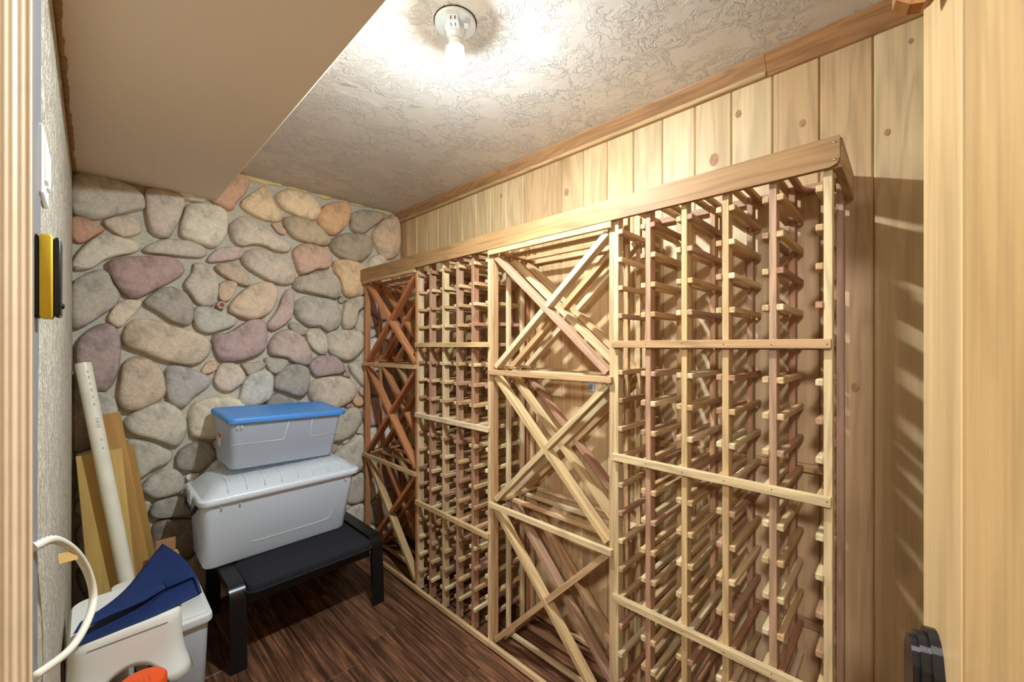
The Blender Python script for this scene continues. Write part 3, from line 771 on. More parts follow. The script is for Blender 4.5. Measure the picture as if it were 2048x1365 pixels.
 ((165,152,135),[(1.165,0.992),(1.169,0.972),(1.188,0.982),(1.194,0.989),(1.211,1.002),(1.193,1.015),(1.182,1.015),(1.170,1.012),(1.159,1.004)]),
 ((170,128,112),[(1.577,1.003),(1.575,1.017),(1.576,1.028),(1.563,1.038),(1.553,1.033),(1.535,1.031),(1.531,1.014),(1.545,0.998),(1.562,1.000)]),
 ((165,152,135),[(1.602,0.703),(1.619,0.704),(1.628,0.719),(1.612,0.730),(1.603,0.737),(1.592,0.735),(1.585,0.725),(1.586,0.716),(1.586,0.702)]),
 ((160,140,115),[(1.362,0.294),(1.375,0.302),(1.377,0.317),(1.374,0.328),(1.365,0.335),(1.355,0.335),(1.345,0.331),(1.343,0.317),(1.350,0.307)]),
 ((192,168,138),[(1.403,1.233),(1.391,1.243),(1.371,1.246),(1.369,1.229),(1.364,1.220),(1.370,1.209),(1.374,1.193),(1.394,1.198),(1.397,1.214)]),
 ((146,112,105),[(1.222,1.025),(1.222,1.011),(1.233,1.005),(1.246,1.006),(1.258,1.008),(1.262,1.024),(1.257,1.037),(1.240,1.038),(1.232,1.032)]),
 ((165,152,135),[(1.112,0.692),(1.102,0.701),(1.083,0.704),(1.070,0.686),(1.084,0.674),(1.093,0.665),(1.106,0.654),(1.114,0.672),(1.117,0.681)]),
]
# ------------------------------------------------------------------ the room
# ceiling and soffit
bm = bmesh.new()
box_bm(bm, XW + 0.3 - XL, YB + 0.2 - YFR, 0.1, ((XW + XL) / 2, (YB + YFR) / 2, ZC + 0.05))
structure(link('ceiling', bm_mesh(bm, 'ceiling'), None, (0, 0, 0), M['ceiling']))
SOF_X, SOF_Z = 0.484, 2.246
bm = bmesh.new()
box_bm(bm, SOF_X - XL, YB - YFR, ZC - SOF_Z, ((SOF_X + XL) / 2, (YB + YFR) / 2, (ZC + SOF_Z) / 2), bev=0.006)
structure(link('ceiling_soffit', bm_mesh(bm, 'soffit'), None, (0, 0, 0), M['soffit']))

# floor: dark scraped planks running along the room
bm = bmesh.new()
box_bm(bm, XW - XL + 1.4, YB - YFR + 0.4, 0.05, ((XW + XL) / 2 - 0.6, (YB + YFR) / 2, -0.034))
floor = structure(link('floor', bm_mesh(bm, 'floor'), None, (0, 0, 0), M['subfloor']))
PW = 0.127
k = 0
x = -0.70
while x < XW:
    x2 = min(x + PW, XW)
    y = YFR - random.uniform(0.1, 1.0)
    while y < YB:
        y2 = y + random.choice((0.92, 1.22, 1.22))
        ya, yb = max(y, YFR), min(y2, YB)
        if yb - ya > 0.05:
            stick('plank', floor, (x + 0.0006, ya + 0.0006, -0.009), (x2 - 0.0006, yb - 0.0006, 0.0), M['floor'], jit(srgb(112, 76, 54), 0.18), bev=0.0025, axis=1)
        y = y2
    x = x2

# right wall: vertical tongue-and-groove boards
bm = bmesh.new()
box_bm(bm, 0.08, YB - YFR + 0.2, ZC, (XW + 0.052, (YB + YFR) / 2, ZC / 2))
wall_r = structure(link('wall_right', bm_mesh(bm, 'wall_right'), None, (0, 0, 0), M['backing']))
BW = 0.1313
pan = [srgb(220, 190, 148), srgb(214, 180, 136), srgb(226, 198, 158), srgb(208, 172, 130), srgb(222, 192, 146)]
for k in range(-3, 22):
    y0 = 0.0706 + BW * k
    y1 = y0 + BW
    y0, y1 = max(y0, YFR), min(y1, YB)
    if y1 - y0 < 0.02:
        continue
    stick('board', wall_r, (XW, y0 + 0.0007, 0.0), (XW + 0.018, y1 - 0.0007, ZC), M['panel'], jit(random.choice(pan), 0.05, 0.02), bev=0.0045, axis=2)

# the larger knots in the boards
for (yk, zk, rk) in [(0.248, 2.18, 0.011), (0.4413, 2.2885, 0.012), (0.0394, 2.0738, 0.009), (-0.0106, 2.3205, 0.007), (0.1125, 1.3065, 0.012), (1.6878, 2.3076, 0.01), (1.2192, 2.2048, 0.016), (0.5258, 2.1466, 0.02), (0.9279, 1.5541, 0.006), (0.4232, 1.346, 0.011), (0.2011, 2.0106, 0.008)]:
    prof_k = [(0.0, 0.0006), (rk * 0.35, 0.0006), (rk * 0.75, 0.0005), (rk, 0.0)]
    ko = link('knot', lathe_mesh('knot', prof_k, 20), wall_r, (XW, yk, zk), M['knot'])
    ko.rotation_euler = (0, -math.pi / 2, 0)
    ko.scale = (1.25, 0.85, 1.0)

# crown moulding along the right wall (two lengths meeting with a butt joint)
def crown(name, ya, yb, color, band):
    prof = [(1.650, 2.378), (1.640, 2.380), (1.633, 2.392), (1.600, 2.434), (1.598, 2.44), (1.650, 2.44)]
    bm_ = extrude_poly(name, [(0.0, p[0] - 1.65, p[1] - 2.41) for p in prof], (yb - ya, 0, 0))
    o = link(name, bm_, None, (1.65, ya, 2.41), M['trimwood'], color)
    o.rotation_euler = (0, 0, math.pi / 2)
    # after the turn local +Y points to -X, so mirror the profile
    for v in bm_.vertices:
        v.co.y = -v.co.y
    bm_.flip_normals()
    structure(o)
    return o
crown('trim_1', 0.349, YB, srgb(196, 148, 104), True)
crown('trim_2', YFR, 0.348, srgb(190, 138, 92), False)
structure(stick('trim_3', None, (1.628, 0.349, 2.380), (1.646, YB - 0.005, 2.397), M['trimwood'], srgb(226, 190, 142), bev=0.004, axis=1))

STONE_K = 1.95
def stone_col(c):
    r_, g_, b_, _ = srgb(*c, STONE_K)
    l_ = 0.4 * r_ + 0.45 * g_ + 0.15 * b_
    return tuple(l_ + (v - l_) * k_ for v, k_ in ((r_, 0.62), (g_, 0.72), (b_, 0.80))) + (1,)
# stone wall at the back
bm = bmesh.new()
box_bm(bm, XW - XL + 0.2, 0.1, ZC, ((XW + XL) / 2, YB + 0.05, ZC / 2))
wall_b = structure(link('wall_back', bm_mesh(bm, 'wall_back'), None, (0, 0, 0), M['mortar']))


def smooth_loop(pts, n):
    m = len(pts)
    cc = []
    for i in range(m):
        p0, p1, p2, p3 = [Vector(pts[(i + j) % m]) for j in (-1, 0, 1, 2)]
        for k_ in range(6):
            t = k_ / 6
            cc.append(0.5 * ((2 * p1) + (p2 - p0) * t + (2 * p0 - 5 * p1 + 4 * p2 - p3) * t * t + (3 * p1 - p0 - 3 * p2 + p3) * t ** 3))
    L_ = [0]
    for i in range(len(cc)):
        L_.append(L_[-1] + (cc[(i + 1) % len(cc)] - cc[i]).length)
    tot = L_[-1]
    out = []
    j = 0
    for k_ in range(n):
        d_ = tot * k_ / n
        while L_[j + 1] < d_:
            j += 1
        f = (d_ - L_[j]) / max(L_[j + 1] - L_[j], 1e-9)
        out.append(cc[j].lerp(cc[(j + 1) % len(cc)], f))
    return out


for si, (col, pts) in enumerate(STONES):
    n = 26
    lp = smooth_loop(pts, n)
    c = sum(lp, Vector((0, 0))) / n
    size = math.sqrt(abs(sum(lp[i].x * lp[i - 1].y - lp[i - 1].x * lp[i].y for i in range(n))) / 2)
    dep = min(0.055, 0.022 + 0.17 * size)
    bm = bmesh.new()
    rings = []
    for (s_, h) in ((1.02, -0.004), (1.01, 0.42), (0.975, 0.74), (0.90, 0.93), (0.72, 1.0), (0.38, 1.03)):
        ring = []
        for k, p in enumerate(lp):
            q = c + (p - c) * s_
            nz = noise.noise(Vector((q.x * 9, q.y * 9, si * 3.1)))
            hh = h * dep * (1 + 0.14 * nz) if h > 0 else h
            ring.append(bm.verts.new((q.x - c.x, -hh, q.y - c.y)))
        rings.append(ring)
    for a, b in zip(rings, rings[1:]):
        for k in range(n):
            bm.faces.new((a[k], a[(k + 1) % n], b[(k + 1) % n], b[k]))
    bm.faces.new(rings[-1])
    me = bm_mesh(bm, 'stone', smooth=True)
    link('stone', me, wall_b, (c.x, YB, c.y), M['stone'], stone_col(col))
# foam seal squeezed out along the ceiling line
bm = bmesh.new()
xx = 0.50
while xx < 1.62:
    w = random.uniform(0.04, 0.10)
    hgt = random.uniform(0.008, 0.022)
    r = bmesh.ops.create_icosphere(bm, subdivisions=2, radius=1.0)
    for v in r['verts']:
        v.co = Vector((xx + v.co.x * w * 0.7, YB - 0.002 + v.co.y * 0.014, ZC - 0.004 + v.co.z * hgt))
    xx += w * random.choice((0.9, 1.1, 1.8))
o = link('foam_seal', bm_mesh(bm, 'foam_seal', True), wall_b, (0, 0, 0), M['foam'])
o['label'] = 'pale yellow foam squeezed out along the ceiling'

# left wall (textured drywall) with the doorway the picture is taken from
DOOR_Y0, DOOR_Y1, DOOR_Z = -0.20, 0.52, 2.08
bm = bmesh.new()
box_bm(bm, 0.12, YB - DOOR_Y1, ZC, (XL - 0.06, (YB + DOOR_Y1) / 2, ZC / 2))
box_bm(bm, 0.12, DOOR_Y1 - YFR, ZC - DOOR_Z, (XL - 0.06, (DOOR_Y1 + YFR) / 2, (ZC + DOOR_Z) / 2))
box_bm(bm, 0.12, DOOR_Y0 - YFR, DOOR_Z, (XL - 0.06, (DOOR_Y0 + YFR) / 2, DOOR_Z / 2))
structure(link('wall_left', bm_mesh(bm, 'wall_left'), None, (0, 0, 0), M['drywall']))
bm = bmesh.new()
box_bm(bm, XW - XL + 0.4, 0.1, ZC, ((XW + XL) / 2, YFR - 0.05, ZC / 2))
structure(link('wall_front', bm_mesh(bm, 'wall_front'), None, (0, 0, 0), M['drywall']))
# ribbed jamb casing beside the opening
poly = [(-0.0650, 0.530), (-0.0520, 0.512), (-0.0338, 0.5115), (-0.0334, 0.506)]
for k in range(60):
    xr = -0.0336 - k * 0.00075
    poly.append((xr, 0.5 + 0.0003 * math.sin(k * 1.1) + 0.0003 * math.sin(k * 0.47 + 1)))
poly += [(-0.20, 0.500), (-0.20, 0.530)]
me = extrude_poly('casing', [(a, b, 0.0) for a, b in poly], (0, 0, DOOR_Z))
structure(link('trim_4', me, None, (0, 0, 0), M['casing']))
# grey edge strip on the wall behind the casing, wider towards the top
me = extrude_poly('edge_strip', [(XL - 0.001, 0.90, 0.02), (XL - 0.001, 1.02, 0.02), (XL - 0.001, 1.03, 1.3), (XL - 0.001, 1.085, 1.62), (XL - 0.001, 1.10, 2.24), (XL - 0.001, 0.90, 2.24)], (0.003, 0, 0))
structure(link('trim_5', me, None, (0, 0, 0), M['grey_metal']))
# rough brown caulk line where the soffit meets the left wall
bm = bmesh.new()
yy = 0.9
while yy < YB:
    r = bmesh.ops.create_icosphere(bm, subdivisions=1, radius=1.0)
    s1, s2, s3 = random.uniform(0.008, 0.014), random.uniform(0.03, 0.06), random.uniform(0.006, 0.012)
    for v in r['verts']:
        v.co = Vector((XL + 0.004 + v.co.x * s1, yy + v.co.y * s2, SOF_Z - 0.002 + v.co.z * s3))
    yy += s2 * 1.1
structure(link('trim_6', bm_mesh(bm, 'caulk', True), None, (0, 0, 0), M['caulk']))

# hallway outside the doorway: a bit of ceiling with an added, unseen fill lamp
bm = bmesh.new()
box_bm(bm, 1.2, 2.0, 0.1, (XL - 0.12 - 0.6, 0.2, 2.49))
structure(link('ceiling_hallway', bm_mesh(bm, 'ceiling_hallway'), None, (0, 0, 0), M['ceiling']))
hl = empty('added_fill_lamp', (-0.90, -0.22, 2.44), 'added globe fill lamp, out of view beyond the doorway', 'ceiling lamp')
link('base_plate', lathe_mesh('base_plate', [(0.0, 0.0), (0.07, 0.0), (0.07, -0.02), (0.05, -0.03), (0.0, -0.03)]), hl, (0, 0, 0), M['porcelain'])
link('rod', lathe_mesh('rod', [(0.006, -0.02), (0.006, -0.20)], 12), hl, (0, 0, 0), M['porcelain'])
link('globe', lathe_mesh('globe', [(0.0, -0.18)] + [(0.09 * math.sin(math.pi * k / 8), -0.27 + 0.09 * math.cos(math.pi * k / 8)) for k in range(1, 8)] + [(0.0, -0.36)], 12), hl, (0, 0, 0), M['fill_globe'])

# ------------------------------------------------------------------ the open plank door on the right
hx, hy = 0.0, -0.171
dv = Vector((0.79 - hx, -0.016 - hy, 0)).normalized()
dn = Vector((-dv.y, dv.x, 0))            # towards the room
dlen = 0.805
door = bpy.data.objects.new('door_1', None)
COL.objects.link(door)
door.location = (hx, hy, 0)
door.rotation_euler = (0, 0, math.atan2(dv.y, dv.x))
structure(door, 'open pale pine plank door with black handle plate')
DBW = 0.145
s1 = dlen
dcol = [srgb(226, 188, 136), srgb(220, 178, 122), srgb(224, 186, 134)]
i = 0
while s1 > 0.01:
    s0 = max(s1 - DBW, 0)
    stick('plank', door, (s0 + 0.0005, -0.036, 0.01), (s1 - 0.0005, 0.0, 2.04), M['door'], dcol[i % 3], bev=0.006, axis=2)
    s1 = s0
    i += 1
# rounded bracket block near the top corner of the door
pts = []
for (dy, dz) in ((0.0, 0.12), (0.0, 0.016), (0.008, 0.006), (0.018, 0.0), (0.030, 0.003), (0.043, 0.014), (0.043, 0.12)):
    pts.append((0.715, dy, 1.852 + dz))
me = extrude_poly('bracket', pts, (0.02, 0, 0))
link('bracket', me, door, (0, 0, 0), M['trimwood'], srgb(176, 118, 62))
pts = [(0.66, a, 1.845 + b) for a, b in ((0.0, 0.10), (0.0, 0.0), (0.008, 0.016), (0.010, 0.10))]
me = extrude_poly('bracket', pts, (0.014, 0, 0))
link('bracket', me, door, (0, 0, 0), M['trimwood'], srgb(170, 112, 58))
# stepped escutcheon plate with arched top, and a knob
def arch(cx, w, z0, z1, y):
    pts_ = [(cx - w / 2, y, z0), (cx + w / 2, y, z0), (cx + w / 2, y, z1 - w * 0.62)]
    for k_ in range(1, 12):
        a = math.pi * k_ / 12
        pts_.append((cx + w / 2 * math.cos(a) * 0.86, y, z1 - w * 0.5 + w * 0.5 * math.sin(a)))
    pts_.append((cx - w / 2, y, z1 - w * 0.62))
    return pts_
PX = 0.745
esc = link('handle_plate', extrude_poly('handle_plate', arch(PX, 0.066, 0.80, 1.082, 0.0), (0, 0.010, 0)), door, (0, 0, 0), M['bronze'])
esc['label'] = 'black stepped handle plate with arched top'
link('plate_step', extrude_poly('plate_step', arch(PX, 0.054, 0.807, 1.075, 0.010), (0, 0.009, 0)), esc, (0, 0, 0), M['bronze'])
link('plate_step', extrude_poly('plate_step', arch(PX, 0.042, 0.814, 1.068, 0.019), (0, 0.007, 0)), esc, (0, 0, 0), M['bronze'])
kn = link('door_knob', lathe_mesh('door_knob', [(0.0, 0.0), (0.014, 0.0), (0.012, 0.02), (0.024, 0.028), (0.029, 0.042), (0.022, 0.056), (0.0, 0.06)]), door, (PX, 0.026, 0.93), M['bronze'])
kn.rotation_euler = (-math.pi / 2, 0, 0)

# ------------------------------------------------------------------ wine rack
XF = 1.323                 # front of the uprights
T_, D_ = 0.0186, 0.037     # upright thickness (Y) and depth (X)
BACKX = 1.588
Y0, Y1, Y2, Y3, Y4 = 0.1353, 0.7658, 1.4268, 2.0573, 2.7183
ROW0, ROWD = 1.849, 0.1017
PALE = [srgb(222, 192, 148), srgb(214, 178, 132), srgb(210, 174, 130), srgb(226, 200, 160)]
TAN = [srgb(208, 168, 122), srgb(200, 158, 116), srgb(214, 176, 128)]
PINK = [srgb(186, 142, 112), srgb(178, 130, 100), srgb(192, 150, 122)]
RED = [srgb(206, 136, 90), srgb(192, 122, 82), srgb(212, 146, 98)]
MIXED = PALE + PALE + TAN + PINK


NAIL = lathe_mesh('nail', [(0.0, 0.0004), (0.0016, 0.0003), (0.002, -0.0005)], 8)
NAIL.transform(Matrix.Rotation(-math.pi / 2, 4, 'X'))
NAIL.materials.append(M['hole'])


def lattice(y_lo, y_hi, label, tone, posts):
    off = (XF, (y_lo + y_hi) / 2, 0)
    root = empty('wine_rack_lattice', off, label, 'wine rack', 'wine rack units')
    W = root
    sp = (y_hi - y_lo - T_) / 5
    for k_ in range(6):
        ya = y_hi - T_ - k_ * sp
        stick('upright', W, (XF, ya, 0.012), (XF + D_, ya + T_, 1.955), M['rack'], jit(posts[k_], 0.04), axis=2, world_off=off)
        stick('upright', W, (BACKX, ya, 0.012), (BACKX + D_, ya + T_, 1.955), M['rack'], jit(random.choice(TAN + PINK), 0.08), axis=2, world_off=off)
        for row in range(-1, 18):
            z = ROW0 - row * ROWD
            for side in (1, -1):
                if (k_ == 0 and side == 1) or (k_ == 5 and side == -1):
                    continue
                yy_ = (ya + T_, ya + T_ + 0.0172) if side == 1 else (ya - 0.0172, ya)
                x_in = XF - 0.0025 + random.uniform(-0.002, 0.003)
                stick('bottle_rail', W, (x_in, yy_[0], z - 0.009), (x_in + 0.305, yy_[1], z + 0.009), M['rack'], jit(random.choice(tone), 0.10), bev=0.0022, axis=0, world_off=off)
    for row in (4, 8, 13, 18):
        z = ROW0 - row * ROWD
        cr = stick('cross_rail', W, (XF - 0.018, y_lo + 0.001, z - 0.0125), (XF, y_hi - 0.001, z + 0.0125), M['rack'], jit(random.choice(PALE if row != 4 else TAN), 0.05), axis=1, world_off=off)
        for k_ in range(6):
            yn = y_hi - T_ / 2 - k_ * sp - (y_lo + y_hi) / 2
            link('nail', NAIL, cr, (yn, 0.0091, random.uniform(-0.003, 0.003)))
    for row in (-1, 4, 8, 13, 18):
        z = ROW0 - row * ROWD
        stick('cross_rail', W, (BACKX + D_, y_lo + 0.001, z - 0.0125), (BACKX + D_ + 0.018, y_hi - 0.001, z + 0.0125), M['rack'], jit(random.choice(PINK + TAN), 0.06), axis=1, world_off=off)
    return root


def xbin(y_lo, y_hi, label, tone, postc, barc):
    off = (XF, (y_lo + y_hi) / 2, 0)
    W = empty('wine_rack_cross_bin', off, label, 'wine rack', 'wine rack units')
    for ya in (y_hi - T_, y_lo):
        for xi, xp in enumerate((XF, 1.428, 1.528, BACKX + 0.02)):
            stick('upright', W, (xp, ya, 0.012), (xp + (D_ if xi == 0 else 0.02), ya + T_, 1.955), M['rack'], jit(random.choice(postc), 0.05), axis=2, world_off=off)
    levels = [1.8785, 1.312, 0.683, 0.02]
    yi0, yi1 = y_lo + T_, y_hi - T_
    for li, z in enumerate(levels):
        hh = 0.012
        stick('cross_rail', W, (XF - 0.018, y_lo + 0.001, z - hh), (XF, y_hi - 0.001, z + hh), M['rack'], jit(random.choice(tone), 0.05), axis=1, world_off=off)
        for xp in (1.425, 1.525, BACKX + 0.04):
            stick('cross_rail', W, (xp, yi0, z - 0.009), (xp + 0.018, yi1, z + 0.009), M['rack'], jit(random.choice(tone + barc), 0.06), axis=1, world_off=off)
    for li in range(3):
        zt, zb = levels[li] - 0.012, levels[li + 1] + 0.012
        # corner cleats from front to back
        for yc, sgn in ((yi1, -1), (yi0, 1)):
            for zc, sz in ((zb, 1),) if li else ((zb, 1), (zt + 0.02, -1)):
                ya, yb = sorted((yc, yc + sgn * 0.034))
                za, zb_ = sorted((zc, zc + sz * 0.016))
                stick('cleat', W, (XF + 0.046, ya, za), (BACKX + 0.01, yb, zb_), M['rack'], jit(random.choice(barc), 0.06), axis=0, world_off=off)
        for xi, xp in enumerate((XF + 0.001, 1.434, 1.543)):
            xm = xp + 0.021
            # corners of the bar axis
            A_ = Vector((xm, yi1 - 0.012, zt - 0.010))
            B_ = Vector((xm, yi0 + 0.012, zb + 0.012))
            beam('cross_bar', W, A_, B_, 0.042, 0.024, (1, 0, 0), M['rack'], jit(random.choice(barc), 0.07), off=off)
            C_ = Vector((xm, yi1 - 0.012, zb + 0.012))
            E_ = Vector((xm, yi0 + 0.012, zt - 0.010))
            mid = (C_ + E_) / 2
            u = (E_ - C_).normalized()
            ang = u.angle((A_ - B_).normalized())
            gap = 0.0125 / max(math.sin(ang), 0.3) + 0.0095 / max(math.tan(min(ang, math.pi - ang)), 0.5) * 0.0 + 0.001
            c1 = jit(random.choice(barc), 0.07)
            beam('cross_bar', W, C_, mid - u * gap, 0.042, 0.024, (1, 0, 0), M['rack'], c1, off=off)
            beam('cross_bar', W, mid + u * gap, E_, 0.042, 0.024, (1, 0, 0), M['rack'], jit(c1, 0.1), off=off)
    return W


P_, A2, K_, R_ = PALE[0], TAN[1], PINK[0], RED[0]
xbin(Y3, Y4, 'reddish-brown crossed-bar wine rack bin against the stone wall', RED + TAN, RED, RED + RED + TAN)
lattice(Y2, Y3, 'slatted bottle lattice of the wine rack between the two crossed-bar bins', MIXED + PINK, [PALE[3], PINK[0], PALE[0], PINK[2], PINK[1], PALE[0]])
xbin(Y1, Y2, 'pale crossed-bar wine rack bin in the middle of the rack', PALE + TAN, PALE + TAN, PALE + PALE + TAN + PINK)
lattice(Y0, Y1, 'large pale bottle lattice at the near right end of the wine rack', MIXED, [PALE[0], PINK[0], TAN[2], TAN[0], PINK[2], PALE[0]])

# header board with its side return
hd = empty('rack_header', (1.305, 1.44, 1.93), 'pale wood header board running along the top front of the wine rack', 'trim board')
off = (1.305, 1.44, 1.93)
pts = []
ya, yb, za, zb = 0.119, 2.766, 1.891, 1.967
prof = [(ya, zb), (ya, za + 0.02), (ya + 0.006, za + 0.006), (ya + 0.02, za), (yb, za), (yb, zb)]
me = extrude_poly('front_board', [(p[0] - 1.44, 0.0, p[1] - 1.93) for p in prof], (0, 0.018, 0))
for v in me.vertices:
    pass
fb = link('front_board', me, hd, (0, 0, 0), M['rack'], srgb(174, 132, 88))
fb.matrix_local = Matrix(((0, -1, 0, 0.016), (1, 0, 0, 0), (0, 0, 1, 0), (0, 0, 0, 1)))
stick('side_board', hd, (1.3215, 0.1155, za), (XW - 0.003, 0.1345, zb), M['rack'], srgb(196, 156, 110), axis=0, world_off=off)
for (yy, zz) in ((0.131, 1.952), (0.131, 1.908)):
    nl = link('nail', lathe_mesh('nail', [(0, 0.002), (0.0025, 0.0015), (0.003, 0)], 10), hd, (1.3025 - off[0], yy - off[1], zz - off[2]), M['steel'])
    nl.rotation_euler = (0, -math.pi / 2, 0)

# small electrical plates on the boarded wall behind the rack
def wall_plate(y, z, label):
    t = empty('outlet_plate', (XW, y, z), label, 'outlet')
    bm_ = bmesh.new()
    box_bm(bm_, 0.006, 0.036, 0.05, (-0.003, 0, 0), bev=0.002)
    link('cover', bm_mesh(bm_, 'cover'), t, (0, 0, 0), M['blue_foil'])
    bm_ = bmesh.new()
    box_bm(bm_, 0.003, 0.014, 0.022, (-0.0072, 0, 0))
    link('slot', bm_mesh(bm_, 'slot'), t, (0, 0, 0), M['grey_metal'])
wall_plate(1.072, 1.244, 'small grey outlet plate on the boards behind the middle crossed-bar bin')
wall_plate(0.443, 0.982, 'small pale blue plate on the boards behind the near bottle lattice')

# ------------------------------------------------------------------ ceiling lamp
LX, LY = 0.783, 1.003
lamp = empty('ceiling_lamp', (LX, LY, ZC), 'white ceiling lampholder with a single glowing bulb and pull chain', 'ceiling lamp')
lamp.rotation_euler = (0, 0, -math.radians(YAW))
link('gap_ring', lathe_mesh('gap_ring', [(0.060, 0.0), (0.0665, -0.0005), (0.0665, -0.0015), (0.06, -0.002)]), lamp, (0, 0, 0), M['hole'])
link('base_plate', lathe_mesh('base_plate', [(0.0635, -0.001), (0.0638, -0.006), (0.0625, -0.010), (0.056, -0.0135), (0.040, -0.018), (0.0, -0.020)]), lamp, (0, 0, 0), M['porcelain'])
link('socket', lathe_mesh('socket', [(0.034, -0.014), (0.031, -0.030), (0.027, -0.045), (0.0245, -0.056), (0.0205, -0.057), (0.0205, -0.05)]), lamp, (0, 0, 0), M['porcelain'])
bm = bmesh.new()
box_bm(bm, 0.034, 0.045, 0.026, (0, -0.034, -0.028), bev=0.004)
ob = link('outlet_block', bm_mesh(bm, 'outlet_block'), lamp, (0, 0, 0), M['porcelain'])
for sx in (-0.0065, 0.0065):
    bm = bmesh.new()
    box_bm(bm, 0.0022, 0.010, 0.003, (sx, -0.046, -0.0415))
    box_bm(bm, 0.0022, 0.003, 0.009, (sx, -0.057, -0.030))
    link('slot', bm_mesh(bm, 'slot'), ob, (0, 0, 0), M['hole'])
bm = bmesh.new()
box_bm(bm, 0.017, 0.020, 0.018, (0.036, -0.022, -0.022), bev=0.003)
tb = link('terminal', bm_mesh(bm, 'terminal'), lamp, (0, 0, 0), M['porcelain'])
sc_ = link('screw', lathe_mesh('screw', [(0, 0.002), (0.0045, 0.001), (0.005, -0.001)], 12), tb, (0.036, -0.033, -0.024), M['steel'])
sc_.rotation_euler = (math.pi / 2, 0, 0)
link('bulb_base', lathe_mesh('bulb_base', [(0.0195, -0.048), (0.0195, -0.066), (0.0225, -0.073), (0.026, -0.080)]), lamp, (0, 0, 0), M['white_plastic'])
prof = [(0.0255, -0.080)]
for k in range(1, 7):
    a = math.pi * (0.30 + 0.38 * k / 6)
    prof.append((0.0325 * math.sin(a), -0.118 + 0.040 * math.cos(a)))
link('bulb_shoulder', lathe_mesh('bulb_shoulder', prof, 20), lamp, (0, 0, 0), M['bulb_soft'])
prof = []
for k in range(0, 5):
    a = math.pi * (0.68 + 0.32 * k / 4)
    prof.append((0.0325 * math.sin(a), -0.118 + 0.040 * math.cos(a)))
prof[-1] = (0.0, prof[-1][1])
link('bulb', lathe_mesh('bulb', prof, 20), lamp, (0, 0, 0), M['bulb'])
bm = bmesh.new()
for k in range(22):
    r = bmesh.ops.create_icosphere(bm, subdivisions=1, radius=0.0014)
    for v in r['verts']:
        v.co += Vector((-0.031, -0.006, -0.030 - k * 0.0034))
ch = link('pull_chain', bm_mesh(bm, 'pull_chain', True), lamp, (0, 0, 0), M['steel'])
ch['label'] = 'thin beaded pull chain'

# ------------------------------------------------------------------ things on the left wall
sw = empty('switch_plate', (XL, 1.11, 1.755), 'white light switch plate high on the textured left wall', 'switch')
bm = bmesh.new()
box_bm(bm, 0.007, 0.12, 0.118, (0.0035, 0, 0), bev=0.002)
link('plate', bm_mesh(bm, 'plate'), sw, (0, 0, 0), M['white_plastic'])
for dy in (-0.024, 0.024):
    bm = bmesh.new()
    box_bm(bm, 0.006, 0.032, 0.066, (0.008, dy, 0), bev=0.0015)
    link('rocker', bm_mesh(bm, 'rocker'), sw, (0, 0, 0), M['white_plastic'])

tool = empty('hand_tool', (-0.049, 1.0, 1.482), 'yellow and black plastic hand tool hung upright on the left wall', 'tool')
def tool_part(name, x0, x1, y0, y1, z0, z1, r, mat):
    me_ = loft_mesh(name, [(z0, x0 + 0.002, x1 - 0.002, y0 + 0.002, y1 - 0.002, r), (z0 + 0.004, x0, x1, y0, y1, r), (z1 - 0.004, x0, x1, y0, y1, r), (z1, x0 + 0.002, x1 - 0.002, y0 + 0.002, y1 - 0.002, r)])
    return link(name, me_, tool, (0, 0, 0), mat)
tool_part('grip', -0.0155, -0.0095, -0.022, 0.035, 0.0, 0.131, 0.002, M['black_plastic'])
tool_part('body', -0.0095, 0.005, -0.026, 0.032, -0.001, 0.132, 0.003, M['yellow_plastic'])
tool_part('side_shell', 0.005, 0.0135, -0.022, 0.035, 0.002, 0.129, 0.003, M['black_plastic'])
bt = link('button', lathe_mesh('button', [(0, 0.004), (0.004, 0.003), (0.005, 0)], 12), tool, (0.0135, 0.0, 0.02), M['black_plastic'])
bt.rotation_euler = (0, math.pi / 2, 0)

cordpts = [(-0.062, 0.93, 1.137), (-0.044, 1.02, 1.113), (-0.022, 1.10, 1.056), (-0.005, 1.15, 0.988), (0.001, 1.15, 0.937), (-0.007, 1.10, 0.920), (-0.026, 1.0, 0.931), (-0.058, 0.90, 0.961)]
cd = empty('cord_loop', (-0.062, 0.93, 1.137), 'thick white cord loop bulging from the left wall beside the casing', 'cord')
cpts = [Vector(p) - Vector((-0.062, 0.93, 1.137)) for p in catmull(cordpts, 8)]
link('cord', tube_mesh('cord', cpts, 0.0062, 12), cd, (0, 0, 0), M['cord'])
wr = []
for k in range(90):
    t = k / 89 * 13.0
    i0 = int(t)
    p = cpts[i0].lerp(cpts[i0 + 1], t - i0)
    a = k * 1.15
    wr.append(p + Vector((0.0068 * math.cos(a) * 0.7, -0.0068 * math.cos(a) * 0.5, 0.0068 * math.sin(a))))
link('string_wrap', tube_mesh('string_wrap', wr, 0.0012, 5), cd, (0, 0, 0), M['white_plastic'])
b0 = Vector((-0.062, 0.93, 1.137))
tp = [Vector(p) - b0 for p in ((-0.0205, 1.105, 1.058), (-0.019, 1.098, 1.043), (-0.0405, 1.03, 1.068), (-0.0415, 1.035, 1.083))]
link('tape_flag', extrude_poly('tape_flag', tp, (0.0006, -0.0015, 0)), cd, (0, 0, 0), M['tape'])

